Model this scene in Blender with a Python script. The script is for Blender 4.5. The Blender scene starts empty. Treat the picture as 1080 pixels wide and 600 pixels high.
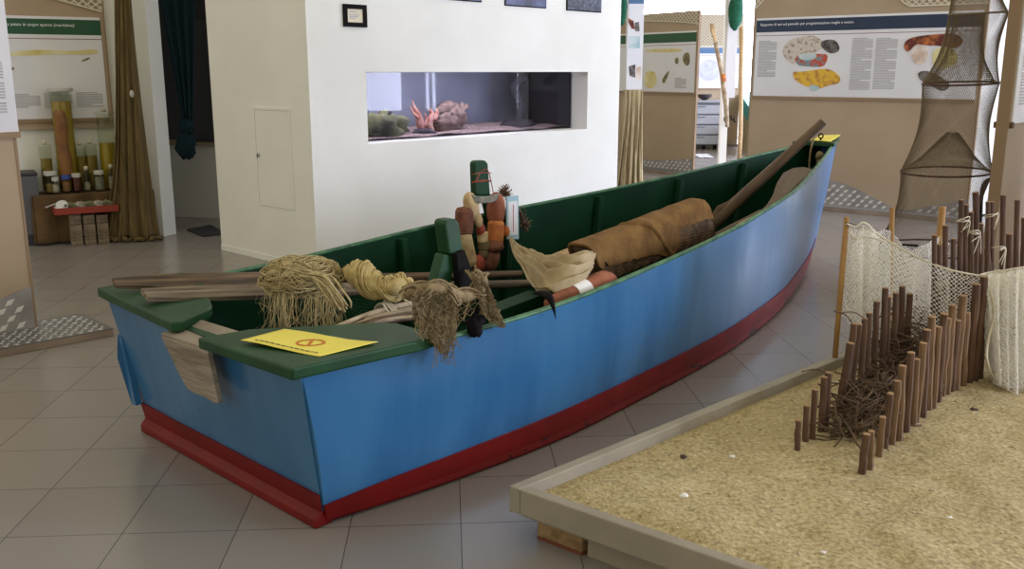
import bpy, bmesh, math, random
from mathutils import Vector, Matrix, noise
R = random.Random(7)
PI = math.pi
COL = bpy.context.scene.collection
# ------------------------------------------------------------------ camera model (1080 x 600)
H, F, P = 1.6, 1000.0, math.atan(.225)
CP, SP = math.cos(P), math.sin(P)
def ray(x, y):
    a, b = (x-540)/F, (300-y)/F
    return (a, CP+b*SP, -SP+b*CP)
def gz(x, y, z=0.0):
    r = ray(x, y); t = (z-H)/r[2]; return Vector((r[0]*t, r[1]*t, z))
def gy(x, y, Y):
    r = ray(x, y); t = Y/r[1]; return Vector((r[0]*t, Y, H+r[2]*t))
def proj(p):
    d = p[1]*CP-(p[2]-H)*SP; v = p[1]*SP+(p[2]-H)*CP
    return 540+F*p[0]/d, 300-F*v/d
class Frame:
    def __init__(s, org, ang):
        s.o = Vector((org[0], org[1], 0)); s.a = ang
        s.ex = Vector((math.cos(ang), math.sin(ang), 0)); s.ey = Vector((-math.sin(ang), math.cos(ang), 0))
    def px(s, x, y, yl=0.0):                       # pixel -> (local x, z) on the local plane y = yl
        r = Vector(ray(x, y)); k = s.ey.dot(s.o)+yl
        t = k/s.ey.dot(r); p = r*t
        return s.ex.dot(p-s.o), H+p.z
    def w(s, x, y, z=0): return s.o+s.ex*x+s.ey*y+Vector((0, 0, z))
    def l(s, p): q = Vector(p)-s.o; return Vector((s.ex.dot(q), s.ey.dot(q), p[2]))
# ------------------------------------------------------------------ materials
def srgb(c):
    f = lambda u: u/12.92 if u <= .04045 else ((u+.055)/1.055)**2.4
    return tuple(f(v/255) for v in c)+(1,)
def mat(name, c, c2=None, rough=.6, scale=8, stretch=(1, 1, 1), bump=0, bscale=None, metal=0, detail=4, coord='Object', lo=.35, hi=.65, spec=None, coat=0):
    m = bpy.data.materials.new(name); m.use_nodes = True
    nt = m.node_tree; b = nt.nodes['Principled BSDF']
    b.inputs['Base Color'].default_value = srgb(c); b.inputs['Roughness'].default_value = rough; b.inputs['Metallic'].default_value = metal
    if spec is not None: b.inputs['Specular IOR Level'].default_value = spec
    if coat: b.inputs['Coat Weight'].default_value = coat; b.inputs['Coat Roughness'].default_value = .12
    if c2 or bump:
        tc = nt.nodes.new('ShaderNodeTexCoord'); mp = nt.nodes.new('ShaderNodeMapping'); mp.inputs['Scale'].default_value = stretch
        nt.links.new(tc.outputs[coord], mp.inputs['Vector'])
    if c2:
        n = nt.nodes.new('ShaderNodeTexNoise'); n.inputs['Scale'].default_value = scale; n.inputs['Detail'].default_value = detail
        r = nt.nodes.new('ShaderNodeValToRGB'); r.color_ramp.elements[0].position = lo; r.color_ramp.elements[1].position = hi
        r.color_ramp.elements[0].color = srgb(c); r.color_ramp.elements[1].color = srgb(c2)
        nt.links.new(mp.outputs[0], n.inputs['Vector']); nt.links.new(n.outputs['Fac'], r.inputs[0]); nt.links.new(r.outputs[0], b.inputs['Base Color'])
    if bump:
        n2 = nt.nodes.new('ShaderNodeTexNoise'); n2.inputs['Scale'].default_value = bscale or scale; n2.inputs['Detail'].default_value = 5
        bp = nt.nodes.new('ShaderNodeBump'); bp.inputs['Strength'].default_value = bump; bp.inputs['Distance'].default_value = .02
        nt.links.new(mp.outputs[0], n2.inputs['Vector']); nt.links.new(n2.outputs['Fac'], bp.inputs['Height']); nt.links.new(bp.outputs[0], b.inputs['Normal'])
    return m
def emit(name, c, s):
    m = bpy.data.materials.new(name); m.use_nodes = True; nt = m.node_tree
    e = nt.nodes.new('ShaderNodeEmission'); e.inputs[0].default_value = srgb(c); e.inputs[1].default_value = s
    nt.links.new(e.outputs[0], nt.nodes['Material Output'].inputs[0]); return m
def glass(name, c, ior=1.5, rough=.02):
    m = bpy.data.materials.new(name); m.use_nodes = True; nt = m.node_tree
    nt.nodes.remove(nt.nodes['Principled BSDF'])
    t = nt.nodes.new('ShaderNodeBsdfTransparent'); t.inputs[0].default_value = srgb(c)
    g = nt.nodes.new('ShaderNodeBsdfGlossy'); g.inputs['Roughness'].default_value = rough
    fr = nt.nodes.new('ShaderNodeFresnel'); fr.inputs[0].default_value = ior
    mx = nt.nodes.new('ShaderNodeMixShader'); ge = nt.nodes.new('ShaderNodeNewGeometry'); sb = nt.nodes.new('ShaderNodeMath'); sb.operation = 'SUBTRACT'; sb.inputs[0].default_value = 1; mu = nt.nodes.new('ShaderNodeMath'); mu.operation = 'MULTIPLY'
    nt.links.new(ge.outputs['Backfacing'], sb.inputs[1]); nt.links.new(sb.outputs[0], mu.inputs[0]); nt.links.new(fr.outputs[0], mu.inputs[1])
    nt.links.new(mu.outputs[0], mx.inputs[0]); nt.links.new(t.outputs[0], mx.inputs[1]); nt.links.new(g.outputs[0], mx.inputs[2])
    nt.links.new(mx.outputs[0], nt.nodes['Material Output'].inputs[0]); return m
M = {}
def dm(k, *a, **kw): M[k] = mat(k, *a, **kw)
dm('wall', (236, 236, 229), (229, 229, 221), rough=.8, scale=1.5, bump=.05, bscale=60)
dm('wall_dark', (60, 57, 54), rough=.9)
dm('blue', (42, 100, 148), (56, 114, 160), rough=.3, scale=2.2, stretch=(2.2, 2.2, .45), bump=.16, bscale=4.5, coat=.22)
dm('blue_worn', (78, 142, 190), (52, 116, 170), rough=.4, scale=9, bump=.2)
dm('red', (120, 13, 13), (104, 11, 11), rough=.5, scale=5, bump=.12, spec=.3)
dm('red_chipped', (120, 13, 13), (20, 12, 12), rough=.5, scale=9, stretch=(.6, 1, 1.6), lo=.585, hi=.6)
dm('green', (20, 68, 34), (14, 56, 28), rough=.5, scale=6, bump=.12, bscale=14, spec=.3, coat=.06)
dm('green_in', (11, 56, 32), (8, 46, 26), rough=.6, scale=4, bump=.1, spec=.15)
dm('green_edge', (78, 124, 84), (36, 84, 52), rough=.5, scale=14)
dm('wood_grey', (148, 132, 110), (88, 76, 62), rough=.85, scale=3, stretch=(.8, 14, 14), bump=.3, bscale=10)
dm('wood_dark', (120, 98, 74), (60, 47, 36), rough=.8, scale=3, stretch=(.8, 14, 14), bump=.3)
dm('wood_brown', (104, 82, 60), (76, 58, 42), rough=.6, scale=4, stretch=(1, 10, 10), bump=.2)
dm('wood_pale', (196, 168, 124), (168, 138, 98), rough=.7, scale=4, stretch=(1, 10, 10), bump=.15)
dm('patch', (156, 146, 132), (124, 113, 100), rough=.9, scale=4, stretch=(1, 1, 7), bump=.5, bscale=12)
dm('pole_wood', (178, 136, 74), (148, 106, 54), rough=.6, scale=10, stretch=(1, 1, .3), bump=.2)
dm('bark', (100, 74, 54), (70, 48, 36), rough=.85, scale=16, stretch=(1, 1, .25), bump=.5, bscale=30)
dm('bark_tan', (126, 98, 68), (90, 68, 48), rough=.85, scale=14, stretch=(1, 1, .25), bump=.5, bscale=30)
dm('cut_wood', (172, 138, 98), (140, 106, 72), rough=.8, scale=30)
dm('twig', (106, 84, 60), (76, 58, 42), rough=.9, scale=20)
dm('sisal', (196, 180, 134), (166, 148, 104), rough=.95, scale=40)
dm('hank', (200, 182, 126), (172, 150, 96), rough=.95, scale=40)
dm('jute', (148, 130, 96), (112, 96, 68), rough=.95, scale=30)
dm('string', (214, 206, 184), rough=.9)
dm('net_white', (250, 248, 240), rough=.9)
dm('net_brown', (120, 104, 80), rough=.9)
dm('net_tan', (116, 98, 60), (92, 76, 44), rough=.95, scale=6, stretch=(8, 8, .6), bump=.5, bscale=20)
dm('net_cream', (186, 170, 132), (150, 132, 96), rough=.95, scale=6, stretch=(8, 8, .6), bump=.4, bscale=20)
dm('cane', (196, 180, 152), (140, 122, 98), rough=.75, scale=9)
dm('cloth', (184, 166, 132), (156, 136, 102), rough=.95, scale=7, bump=.2, bscale=40)
dm('hide', (132, 98, 50), (108, 76, 36), rough=.95, scale=9, bump=.8, bscale=26)
dm('wicker', (122, 96, 68), (72, 54, 40), rough=.85, scale=20)
dm('terracotta', (156, 92, 64), (124, 70, 48), rough=.75, scale=14, bump=.1)
dm('float_pale', (206, 182, 140), (176, 148, 106), rough=.8, scale=24, bump=.2)
dm('float_brown', (126, 78, 56), (96, 56, 40), rough=.8, scale=24, bump=.2)
dm('float_red', (160, 72, 50), (124, 50, 38), rough=.75, scale=20)
dm('float_orange', (204, 128, 62), (170, 96, 48), rough=.75, scale=20)
dm('float_olive', (120, 106, 74), (92, 82, 56), rough=.8, scale=20)
dm('rope_grey', (150, 148, 134), (112, 112, 100), rough=.95, scale=40)
dm('black', (24, 22, 23), rough=.9, spec=.15)
dm('black_metal', (30, 32, 40), rough=.35)
dm('yellow', (236, 222, 96), rough=.7)
dm('orange_ink', (206, 116, 40), rough=.7)
dm('white', (238, 238, 238), rough=.6)
dm('paper', (226, 226, 228), (218, 218, 222), rough=.55, scale=2)
dm('pale_blue', (170, 204, 214), rough=.5)
dm('red_ink', (190, 70, 70), rough=.6)
dm('sheet_text', (186, 184, 186), (168, 166, 168), rough=.6, scale=50, stretch=(.2, 1, 3))
dm('beige', (173, 153, 127), (165, 145, 119), rough=.75, scale=1.5)
dm('beige_edge', (144, 120, 92), rough=.7)
dm('lattice', (214, 206, 184), rough=.7)
dm('strip_green', (20, 78, 46), rough=.5)
dm('strip_navy', (28, 46, 72), rough=.5)
dm('strip_blue', (76, 112, 150), rough=.5)
dm('maroon', (120, 70, 74), rough=.6)
dm('plate', (150, 150, 150), (128, 128, 130), rough=.35, metal=.7, scale=10)
dm('plate_print', (150, 146, 142), (132, 128, 126), rough=.6, scale=6)
dm('lug', (190, 190, 188), rough=.3, metal=.6)
dm('lug_print', (214, 210, 204), rough=.6)
dm('plinth', (150, 134, 118), (128, 112, 98), rough=.8, scale=3)
dm('rim', (158, 150, 132), (140, 132, 116), rough=.7, scale=3, bump=.1, bscale=30)
dm('block', (168, 140, 98), (124, 98, 66), rough=.85, scale=3, stretch=(1, 8, 8), bump=.3)
dm('block_red', (112, 60, 38), rough=.8)
dm('gravel_white', (232, 230, 224), rough=.8)
dm('gravel_dark', (72, 60, 50), rough=.9)
dm('burlap', (106, 82, 50), (80, 60, 36), rough=.95, scale=5, bump=.3, bscale=60)
dm('tray', (146, 52, 34), rough=.6)
dm('bin', (92, 92, 96), rough=.5)
dm('bin_dark', (48, 48, 52), rough=.5)
dm('teal', (8, 48, 56), (6, 38, 46), rough=.9, scale=4, stretch=(10, 10, .5))
dm('teal_paint', (54, 150, 138), rough=.5)
dm('sill', (140, 122, 96), rough=.6)
dm('pic_sketch', (206, 208, 214), (184, 188, 198), rough=.6, scale=12)
dm('mat_dark', (44, 42, 42), rough=.95)
dm('dark_frame', (34, 30, 30), rough=.5)
dm('screen', (46, 48, 56), rough=.3)
dm('steel', (190, 190, 190), rough=.3, metal=.9)
dm('shell', (176, 168, 150), (120, 110, 96), rough=.5, scale=30)
dm('dresser', (164, 166, 172), rough=.6)
dm('dresser_gap', (96, 98, 106), rough=.7)
dm('net_green', (26, 96, 70), (16, 74, 54), rough=.95, scale=20)
dm('fluid', (176, 150, 30), (150, 120, 24), rough=.15, scale=4)
dm('fluid_dark', (136, 112, 40), (120, 96, 36), rough=.15, scale=5)
dm('specimen', (142, 96, 40), (112, 70, 30), rough=.5, scale=8)
dm('red_jam', (92, 26, 24), rough=.3)
dm('lid_blue', (46, 74, 150), rough=.5)
dm('lid_white', (188, 186, 178), rough=.4)
dm('ceramic', (196, 188, 164), rough=.6)
dm('aq_back', (122, 126, 134), (84, 88, 98), rough=.8, scale=1.2)
dm('aq_side', (40, 40, 46), rough=.6)
dm('aq_gravel', (190, 164, 152), (110, 96, 88), rough=.9, scale=40, bump=.6)
dm('rock', (128, 128, 86), (84, 84, 60), rough=.9, scale=8, bump=.5)
dm('rock_dark', (60, 54, 56), rough=.9)
dm('coral', (206, 160, 140), (158, 96, 80), rough=.9, scale=16, bump=.8)
dm('aq_brown', (158, 134, 118), (104, 82, 74), rough=.9, scale=14, bump=.6)
dm('photo_blue', (90, 100, 145), (44, 50, 74), rough=.4, scale=5)
dm('photo_dark', (50, 54, 66), (96, 102, 118), rough=.4, scale=30)
dm('pic_fan', (206, 196, 184), (140, 112, 96), rough=.6, scale=26, lo=.5, hi=.72)
dm('pic_fruit', (190, 72, 44), (96, 150, 160), rough=.6, scale=16, lo=.4, hi=.6)
dm('pic_yellow', (222, 178, 52), (170, 110, 60), rough=.6, scale=20, lo=.45, hi=.7)
dm('pic_grey', (120, 112, 108), (40, 36, 36), rough=.6, scale=16)
dm('pic_dark', (92, 34, 24), (190, 110, 50), rough=.6, scale=14, lo=.45, hi=.7)
dm('pic_pale', (196, 170, 150), (230, 220, 212), rough=.6, scale=8)
dm('pic_ochre', (206, 190, 110), (226, 218, 176), rough=.6, scale=5)
dm('pic_olive', (92, 84, 54), (140, 128, 88), rough=.6, scale=16)
dm('sky_print', (150, 186, 192), (206, 214, 214), rough=.6, scale=4)
dm('cream_paper', (226, 216, 190), rough=.7)
M['glass'] = glass('clear_glass', (247, 249, 243)); M['aq_glass'] = glass('aquarium_glass', (226, 226, 236), 1.3, .02)
# floor tiles: 40 cm grid, turned a little
def floor_mat():
    m = mat('floor_tiles', (170, 160, 152), rough=.4); nt = m.node_tree; b = nt.nodes['Principled BSDF']; L = nt.links.new
    tc = nt.nodes.new('ShaderNodeTexCoord'); mp = nt.nodes.new('ShaderNodeMapping'); mp.vector_type = 'TEXTURE'
    a = math.radians(3.8); mp.inputs['Rotation'].default_value = (0, 0, a)
    ex, ey = Vector((math.cos(a), math.sin(a))), Vector((-math.sin(a), math.cos(a)))
    o = ex*.025+ey*3.17; mp.inputs['Location'].default_value = (o.x, o.y, 0)
    L(tc.outputs['Object'], mp.inputs['Vector'])
    br = nt.nodes.new('ShaderNodeTexBrick'); br.offset = 0; br.squash = 1
    br.inputs['Scale'].default_value = 1; br.inputs['Brick Width'].default_value = .4; br.inputs['Row Height'].default_value = .4
    br.inputs['Mortar Size'].default_value = .0022; br.inputs['Mortar Smooth'].default_value = .3
    br.inputs['Color1'].default_value = srgb((142, 136, 130)); br.inputs['Color2'].default_value = srgb((135, 129, 123)); br.inputs['Mortar'].default_value = srgb((82, 77, 73))
    L(mp.outputs[0], br.inputs['Vector'])
    n = nt.nodes.new('ShaderNodeTexNoise'); n.inputs['Scale'].default_value = 160; n.inputs['Detail'].default_value = 3
    L(tc.outputs['Object'], n.inputs['Vector'])
    mx = nt.nodes.new('ShaderNodeMixRGB'); mx.blend_type = 'OVERLAY'; mx.inputs[0].default_value = .18
    L(br.outputs['Color'], mx.inputs[1]); L(n.outputs['Fac'], mx.inputs[2]); L(mx.outputs[0], b.inputs['Base Color'])
    n3 = nt.nodes.new('ShaderNodeTexNoise'); n3.inputs['Scale'].default_value = 3
    mr = nt.nodes.new('ShaderNodeMapRange'); mr.inputs['To Min'].default_value = .21; mr.inputs['To Max'].default_value = .27
    L(tc.outputs['Object'], n3.inputs['Vector']); L(n3.outputs['Fac'], mr.inputs['Value']); L(mr.outputs[0], b.inputs['Roughness'])
    bp = nt.nodes.new('ShaderNodeBump'); bp.invert = True; bp.inputs['Strength'].default_value = .4; bp.inputs['Distance'].default_value = .003
    L(br.outputs['Fac'], bp.inputs['Height']); L(bp.outputs[0], b.inputs['Normal'])
    return m
M['floor'] = floor_mat()
def sand_mat():
    m = mat('sand', (188, 166, 122), rough=.95); nt = m.node_tree; b = nt.nodes['Principled BSDF']; L = nt.links.new
    tc = nt.nodes.new('ShaderNodeTexCoord')
    def nz(s, d=4):
        n = nt.nodes.new('ShaderNodeTexNoise'); n.inputs['Scale'].default_value = s; n.inputs['Detail'].default_value = d; L(tc.outputs['Object'], n.inputs['Vector']); return n
    n1, n2 = nz(60, 5), nz(3.2, 5)
    r1 = nt.nodes.new('ShaderNodeValToRGB'); cr = r1.color_ramp
    cr.elements[0].position = .28; cr.elements[0].color = srgb((152, 134, 94)); cr.elements[1].position = .74; cr.elements[1].color = srgb((216, 202, 158))
    e = cr.elements.new(.5); e.color = srgb((190, 173, 126))
    L(n1.outputs['Fac'], r1.inputs[0])
    r2 = nt.nodes.new('ShaderNodeValToRGB'); r2.color_ramp.elements[0].color = srgb((186, 178, 166)); r2.color_ramp.elements[1].color = (1, 1, 1, 1)
    L(n2.outputs['Fac'], r2.inputs[0])
    mx = nt.nodes.new('ShaderNodeMixRGB'); mx.blend_type = 'MULTIPLY'; mx.inputs[0].default_value = .8
    L(r1.outputs[0], mx.inputs[1]); L(r2.outputs[0], mx.inputs[2]); L(mx.outputs[0], b.inputs['Base Color'])
    bp = nt.nodes.new('ShaderNodeBump'); bp.inputs['Strength'].default_value = .7; bp.inputs['Distance'].default_value = .008
    n3 = nz(70, 6); L(n3.outputs['Fac'], bp.inputs['Height']); L(bp.outputs[0], b.inputs['Normal']); return m
M['sand'] = sand_mat()
# ------------------------------------------------------------------ mesh builder
class MB:
    def __init__(s): s.v, s.f, s.m = [], [], []
    def add(s, vs, fs, mi=0):
        b = len(s.v); s.v += [Vector(p) for p in vs]
        for f in fs: s.f.append(tuple(b+i for i in f)); s.m.append(mi)
        return s
    def hexa(s, p, mi=0): return s.add(p, [(0, 3, 2, 1), (4, 5, 6, 7), (0, 1, 5, 4), (1, 2, 6, 5), (2, 3, 7, 6), (3, 0, 4, 7)], mi)
    def box(s, x0, x1, y0, y1, z0, z1, mi=0):
        return s.hexa([(x0, y0, z0), (x1, y0, z0), (x1, y1, z0), (x0, y1, z0), (x0, y0, z1), (x1, y0, z1), (x1, y1, z1), (x0, y1, z1)], mi)
    def bar(s, a, b, w, h, up=(0, 0, 1), mi=0):         # box between two points
        a, b, up = Vector(a), Vector(b), Vector(up); d = (b-a).normalized(); sd = d.cross(up).normalized(); u = sd.cross(d)
        o = [sd*-w/2-u*h/2, sd*w/2-u*h/2, sd*w/2+u*h/2, sd*-w/2+u*h/2]
        return s.hexa([a+q for q in o]+[b+q for q in o], mi)
    def prism(s, poly, vec, mi=0):
        n = len(poly); vec = Vector(vec); p = [Vector(q) for q in poly]
        return s.add(p+[q+vec for q in p], [tuple(range(n))[::-1], tuple(range(n, 2*n))]+[(i, (i+1) % n, n+(i+1) % n, n+i) for i in range(n)], mi)
    def tube(s, pts, r, n=6, mi=0, flat=1.0):
        pts = [Vector(p) for p in pts]; k = len(pts); rr = r if isinstance(r, (list, tuple)) else [r]*k
        t = (pts[1]-pts[0]).normalized(); a = t.orthogonal().normalized(); vs, fs = [], []
        for i in range(k):
            t2 = (pts[min(i+1, k-1)]-pts[max(i-1, 0)])
            t2 = t2.normalized() if t2.length > 1e-9 else t
            a = (a-t2*a.dot(t2)); a = a.normalized() if a.length > 1e-6 else t2.orthogonal().normalized(); t = t2; b = t.cross(a)
            for j in range(n): q = 2*PI*j/n; vs.append(pts[i]+(a*math.cos(q)+b*math.sin(q)*flat)*rr[i])
        for i in range(k-1):
            for j in range(n): fs.append((i*n+j, i*n+(j+1) % n, (i+1)*n+(j+1) % n, (i+1)*n+j))
        fs += [tuple(range(n))[::-1], tuple(range((k-1)*n, k*n))]
        return s.add(vs, fs, mi)
    def lathe(s, prof, c=(0, 0, 0), n=20, rot=None, mi=0):
        vs, fs, k = [], [], len(prof)
        for r, z in prof:
            for j in range(n):
                q = Vector((max(r, 1e-4)*math.cos(2*PI*j/n), max(r, 1e-4)*math.sin(2*PI*j/n), z))
                vs.append((rot @ q if rot else q)+Vector(c))
        for i in range(k-1):
            for j in range(n): fs.append((i*n+j, i*n+(j+1) % n, (i+1)*n+(j+1) % n, (i+1)*n+j))
        fs += [tuple(range(n))[::-1], tuple(range((k-1)*n, k*n))]
        return s.add(vs, fs, mi)
    def grid(s, fn, nu, nv, wrap=False, mi=0):
        vs = [fn(i/nu, j/nv) for i in range(nu+1) for j in range(nv+1)]
        return s.add(vs, [(i*(nv+1)+j, i*(nv+1)+j+1, (i+1)*(nv+1)+j+1, (i+1)*(nv+1)+j) for i in range(nu) for j in range(nv)], mi)
    def blob(s, c, rad, n=14, k=9, rot=None, jit=0, mi=0, freq=3):
        c = Vector(c); vs, fs = [], []
        for i in range(k+1):
            th = PI*i/k
            for j in range(n):
                ph = 2*PI*j/n; q = Vector((math.sin(th)*math.cos(ph), math.sin(th)*math.sin(ph), math.cos(th)))
                g = 1+jit*noise.noise(q*freq+c*3); q = Vector((q.x*rad[0], q.y*rad[1], q.z*rad[2]))*g
                vs.append((rot @ q if rot else q)+c)
        for i in range(k):
            for j in range(n): fs.append((i*n+j, i*n+(j+1) % n, (i+1)*n+(j+1) % n, (i+1)*n+j))
        return s.add(vs, fs, mi)
    def build(s, name, mats, parent=None, org=None, smooth=False, recalc=True, bevel=0, weld=False):
        if not isinstance(mats, (list, tuple)): mats = [mats]
        me = bpy.data.meshes.new(name); o3 = Vector(org) if org is not None else Vector((0, 0, 0))
        me.from_pydata([p-o3 for p in s.v], [], s.f)
        for q in mats: me.materials.append(M[q] if isinstance(q, str) else q)
        if len(mats) > 1: me.polygons.foreach_set('material_index', s.m)
        if recalc or weld:
            bm = bmesh.new(); bm.from_mesh(me)
            if weld: bmesh.ops.remove_doubles(bm, verts=bm.verts, dist=1e-4)
            bmesh.ops.recalc_face_normals(bm, faces=bm.faces); bm.to_mesh(me); bm.free()
        if smooth: me.polygons.foreach_set('use_smooth', [True]*len(me.polygons))
        o = bpy.data.objects.new(name, me); COL.objects.link(o)
        if parent: o.parent = parent
        elif org is not None: o.location = o3
        if bevel:
            b = o.modifiers.new('bevel', 'BEVEL'); b.width = bevel; b.segments = 2; b.limit_method = 'ANGLE'
        return o
def wire(o, t):
    m = o.modifiers.new('wire', 'WIREFRAME'); m.thickness = t; m.use_even_offset = False; m.use_boundary = True; m.use_replace = True; return o
def thick(o, t, off=0):
    m = o.modifiers.new('thick', 'SOLIDIFY'); m.thickness = t; m.offset = off; return o
def subsurf(o, n=1):
    m = o.modifiers.new('sub', 'SUBSURF'); m.levels = n; m.render_levels = n; return o
def tag(o, label, cat, group=None, kind=None):
    if label: o['label'] = label
    if cat: o['category'] = cat
    if group: o['group'] = group
    if kind: o['kind'] = kind
    return o
def thing(name, label, cat, loc=(0, 0, 0), rotz=0, group=None):
    o = bpy.data.objects.new(name, None); COL.objects.link(o); o.empty_display_size = .05
    o.location = loc; o.rotation_euler = (0, 0, rotz); return tag(o, label, cat, group)
def struct(name, mb, mats, **k): o = mb.build(name, mats, **k); o['kind'] = 'structure'; return o
def lerp(a, b, t): return a+(b-a)*t
def interp(tab, x):
    if x <= tab[0][0]: return tab[0][1]
    for i in range(len(tab)-1):
        if x <= tab[i+1][0]:
            # smooth (Catmull-Rom like) interpolation
            x0, y0 = tab[i]; x1, y1 = tab[i+1]; h = x1-x0; t = (x-x0)/h
            m0 = (y1-tab[i-1][1])/(x1-tab[i-1][0]) if i > 0 else (y1-y0)/h
            m1 = (tab[i+2][1]-y0)/(tab[i+2][0]-x0) if i+2 < len(tab) else (y1-y0)/h
            return (2*t**3-3*t*t+1)*y0+(t**3-2*t*t+t)*h*m0+(-2*t**3+3*t*t)*y1+(t**3-t*t)*h*m1
    return tab[-1][1]
def path(pts, n=24):                                     # smooth resampled polyline
    tabs = [[(i, p[k]) for i, p in enumerate(pts)] for k in range(3)]
    return [Vector([interp(tabs[k], (len(pts)-1)*j/n) for k in range(3)]) for j in range(n+1)]
def text(s, size, mname, parent, mtx, align='LEFT', name='lettering', ext=.0008):
    cu = bpy.data.curves.new(name, 'FONT'); cu.body = s; cu.size = size; cu.align_x = align; cu.extrude = ext; cu.resolution_u = 2
    t = bpy.data.objects.new('tmp', cu); COL.objects.link(t); dg = bpy.context.evaluated_depsgraph_get()
    me = bpy.data.meshes.new_from_object(t.evaluated_get(dg)); bpy.data.objects.remove(t)
    me.materials.clear(); me.materials.append(M[mname]); o = bpy.data.objects.new(name, me); COL.objects.link(o); o.parent = parent; o.matrix_local = mtx; return o
ORD = ['first', 'second', 'third', 'fourth', 'fifth', 'sixth', 'seventh', 'eighth', 'ninth', 'tenth', 'eleventh', 'twelfth', 'thirteenth', 'fourteenth', 'fifteenth', 'sixteenth', 'seventeenth', 'eighteenth', 'nineteenth', 'twentieth']
# ================================================================== SETTING
struct('floor', MB().box(-9, 11, -3, 26, -.1, 0), 'floor')
# pillar with the aquarium: corner nearest the boat, faces at 45 degrees
PF = Frame((-1.587, 7.57), math.atan2(.733, .68)); PW, PD, PH = 4.05, 1.47, 3.1
ax0, atop = PF.px(386, 76); _, abot0 = PF.px(387, 152); ax1, _ = PF.px(620, 75); AZ0, AZ1 = abot0, atop
AD = .20                                                # depth of the recess
def pbox(mb, x0, x1, y0, y1, z0, z1): mb.hexa([PF.w(x0, y0, z0), PF.w(x1, y0, z0), PF.w(x1, y1, z0), PF.w(x0, y1, z0), PF.w(x0, y0, z1), PF.w(x1, y0, z1), PF.w(x1, y1, z1), PF.w(x0, y1, z1)])
w = MB()
pbox(w, 0, ax0, 0, PD, 0, PH); pbox(w, ax1, PW, 0, PD, 0, PH); pbox(w, ax0, ax1, 0, PD, 0, AZ0); pbox(w, ax0, ax1, 0, AD-.01, AZ1, PH); pbox(w, ax0, ax1, AD-.01, PD, AZ1+.16, PH); pbox(w, ax0, ax1, 1.2, PD, AZ0, AZ1+.16)
struct('wall_center', w, 'wall')
w = MB(); pbox(w, 0, PW, -.006, 0, 0, .05); pbox(w, -.006, 0, 0, PD, 0, .05); struct('baseboard_center', w, 'wall')
# left wall, behind the table with jars
c0 = gz(173, 249.5); LF = Frame((c0.x-.24, c0.y+.40), math.radians(30.7))
w = MB(); pl = lambda x0, x1, y0, y1, z0, z1: w.hexa([LF.w(a, b, c) for c in (z0, z1) for a, b in ((x0, y0), (x1, y0), (x1, y1), (x0, y1))])
pl(-5, .02, 0, .15, 0, 3.1); struct('wall_left', w, 'wall')
c1 = gz(186, 246.5); cA = gz(158, 249)
w = MB(); d = (c1-c0); nrm = Vector((-d.y, d.x, 0)).normalized()
w.prism([cA, c0, c1, c1+nrm*.35, cA+Vector((0, .5, 0))], (0, 0, 3.1)); struct('trim_1', w, 'wall')
# dark room beyond the doorway
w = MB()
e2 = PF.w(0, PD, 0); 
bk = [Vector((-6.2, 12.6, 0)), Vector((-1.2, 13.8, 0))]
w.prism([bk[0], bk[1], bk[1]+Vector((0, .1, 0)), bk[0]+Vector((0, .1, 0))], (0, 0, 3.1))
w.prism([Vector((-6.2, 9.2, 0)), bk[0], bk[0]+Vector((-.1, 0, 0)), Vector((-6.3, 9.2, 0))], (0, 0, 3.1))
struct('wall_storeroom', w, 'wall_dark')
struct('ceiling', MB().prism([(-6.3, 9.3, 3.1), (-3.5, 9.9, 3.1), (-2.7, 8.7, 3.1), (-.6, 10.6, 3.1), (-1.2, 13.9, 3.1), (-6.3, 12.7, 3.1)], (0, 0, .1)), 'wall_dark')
# counter and dark hatch seen through the doorway
DF = Frame((gz(197, 232).x, gz(197, 232).y+.2), math.radians(-12))
DFp = lambda x, y: DF.px(x, y)
hx0 = DF.px(198, 150)[0]; hz = DF.px(205, 150)[1]
ct = thing('storeroom_counter', 'pale low counter with a wooden sill inside the dark doorway', 'counter', DF.w(hx0-.5, 0), DF.a)
MB().box(0, 1.6, 0, .1, 0, hz-.03).build('front', 'lid_white', ct); MB().box(-.02, 1.62, -.04, .3, hz-.03, hz).build('sill', 'sill', ct, bevel=.004)
hf = thing('dark_hatch', 'dark framed hatch above the counter sill in the doorway', 'hatch', DF.w(hx0-.5, .12), DF.a)
MB().box(.36, .44, 0, .05, hz, 2.15).box(1.5, 1.58, 0, .05, hz, 2.15).box(.36, 1.58, 0, .05, 2.15, 2.25).build('frame', 'dark_frame', hf); MB().box(.44, 1.5, .02, .04, hz, 2.15).build('screen', 'screen', hf)
mp_ = gz(216, 244)
tag(MB().prism([gz(197, 243), gz(214, 250), gz(240, 247), gz(222, 238)], (0, 0, .012)).build('door_mat', 'mat_dark', org=None), 'dark door mat on the floor of the doorway behind the pillar', 'mat')
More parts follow.
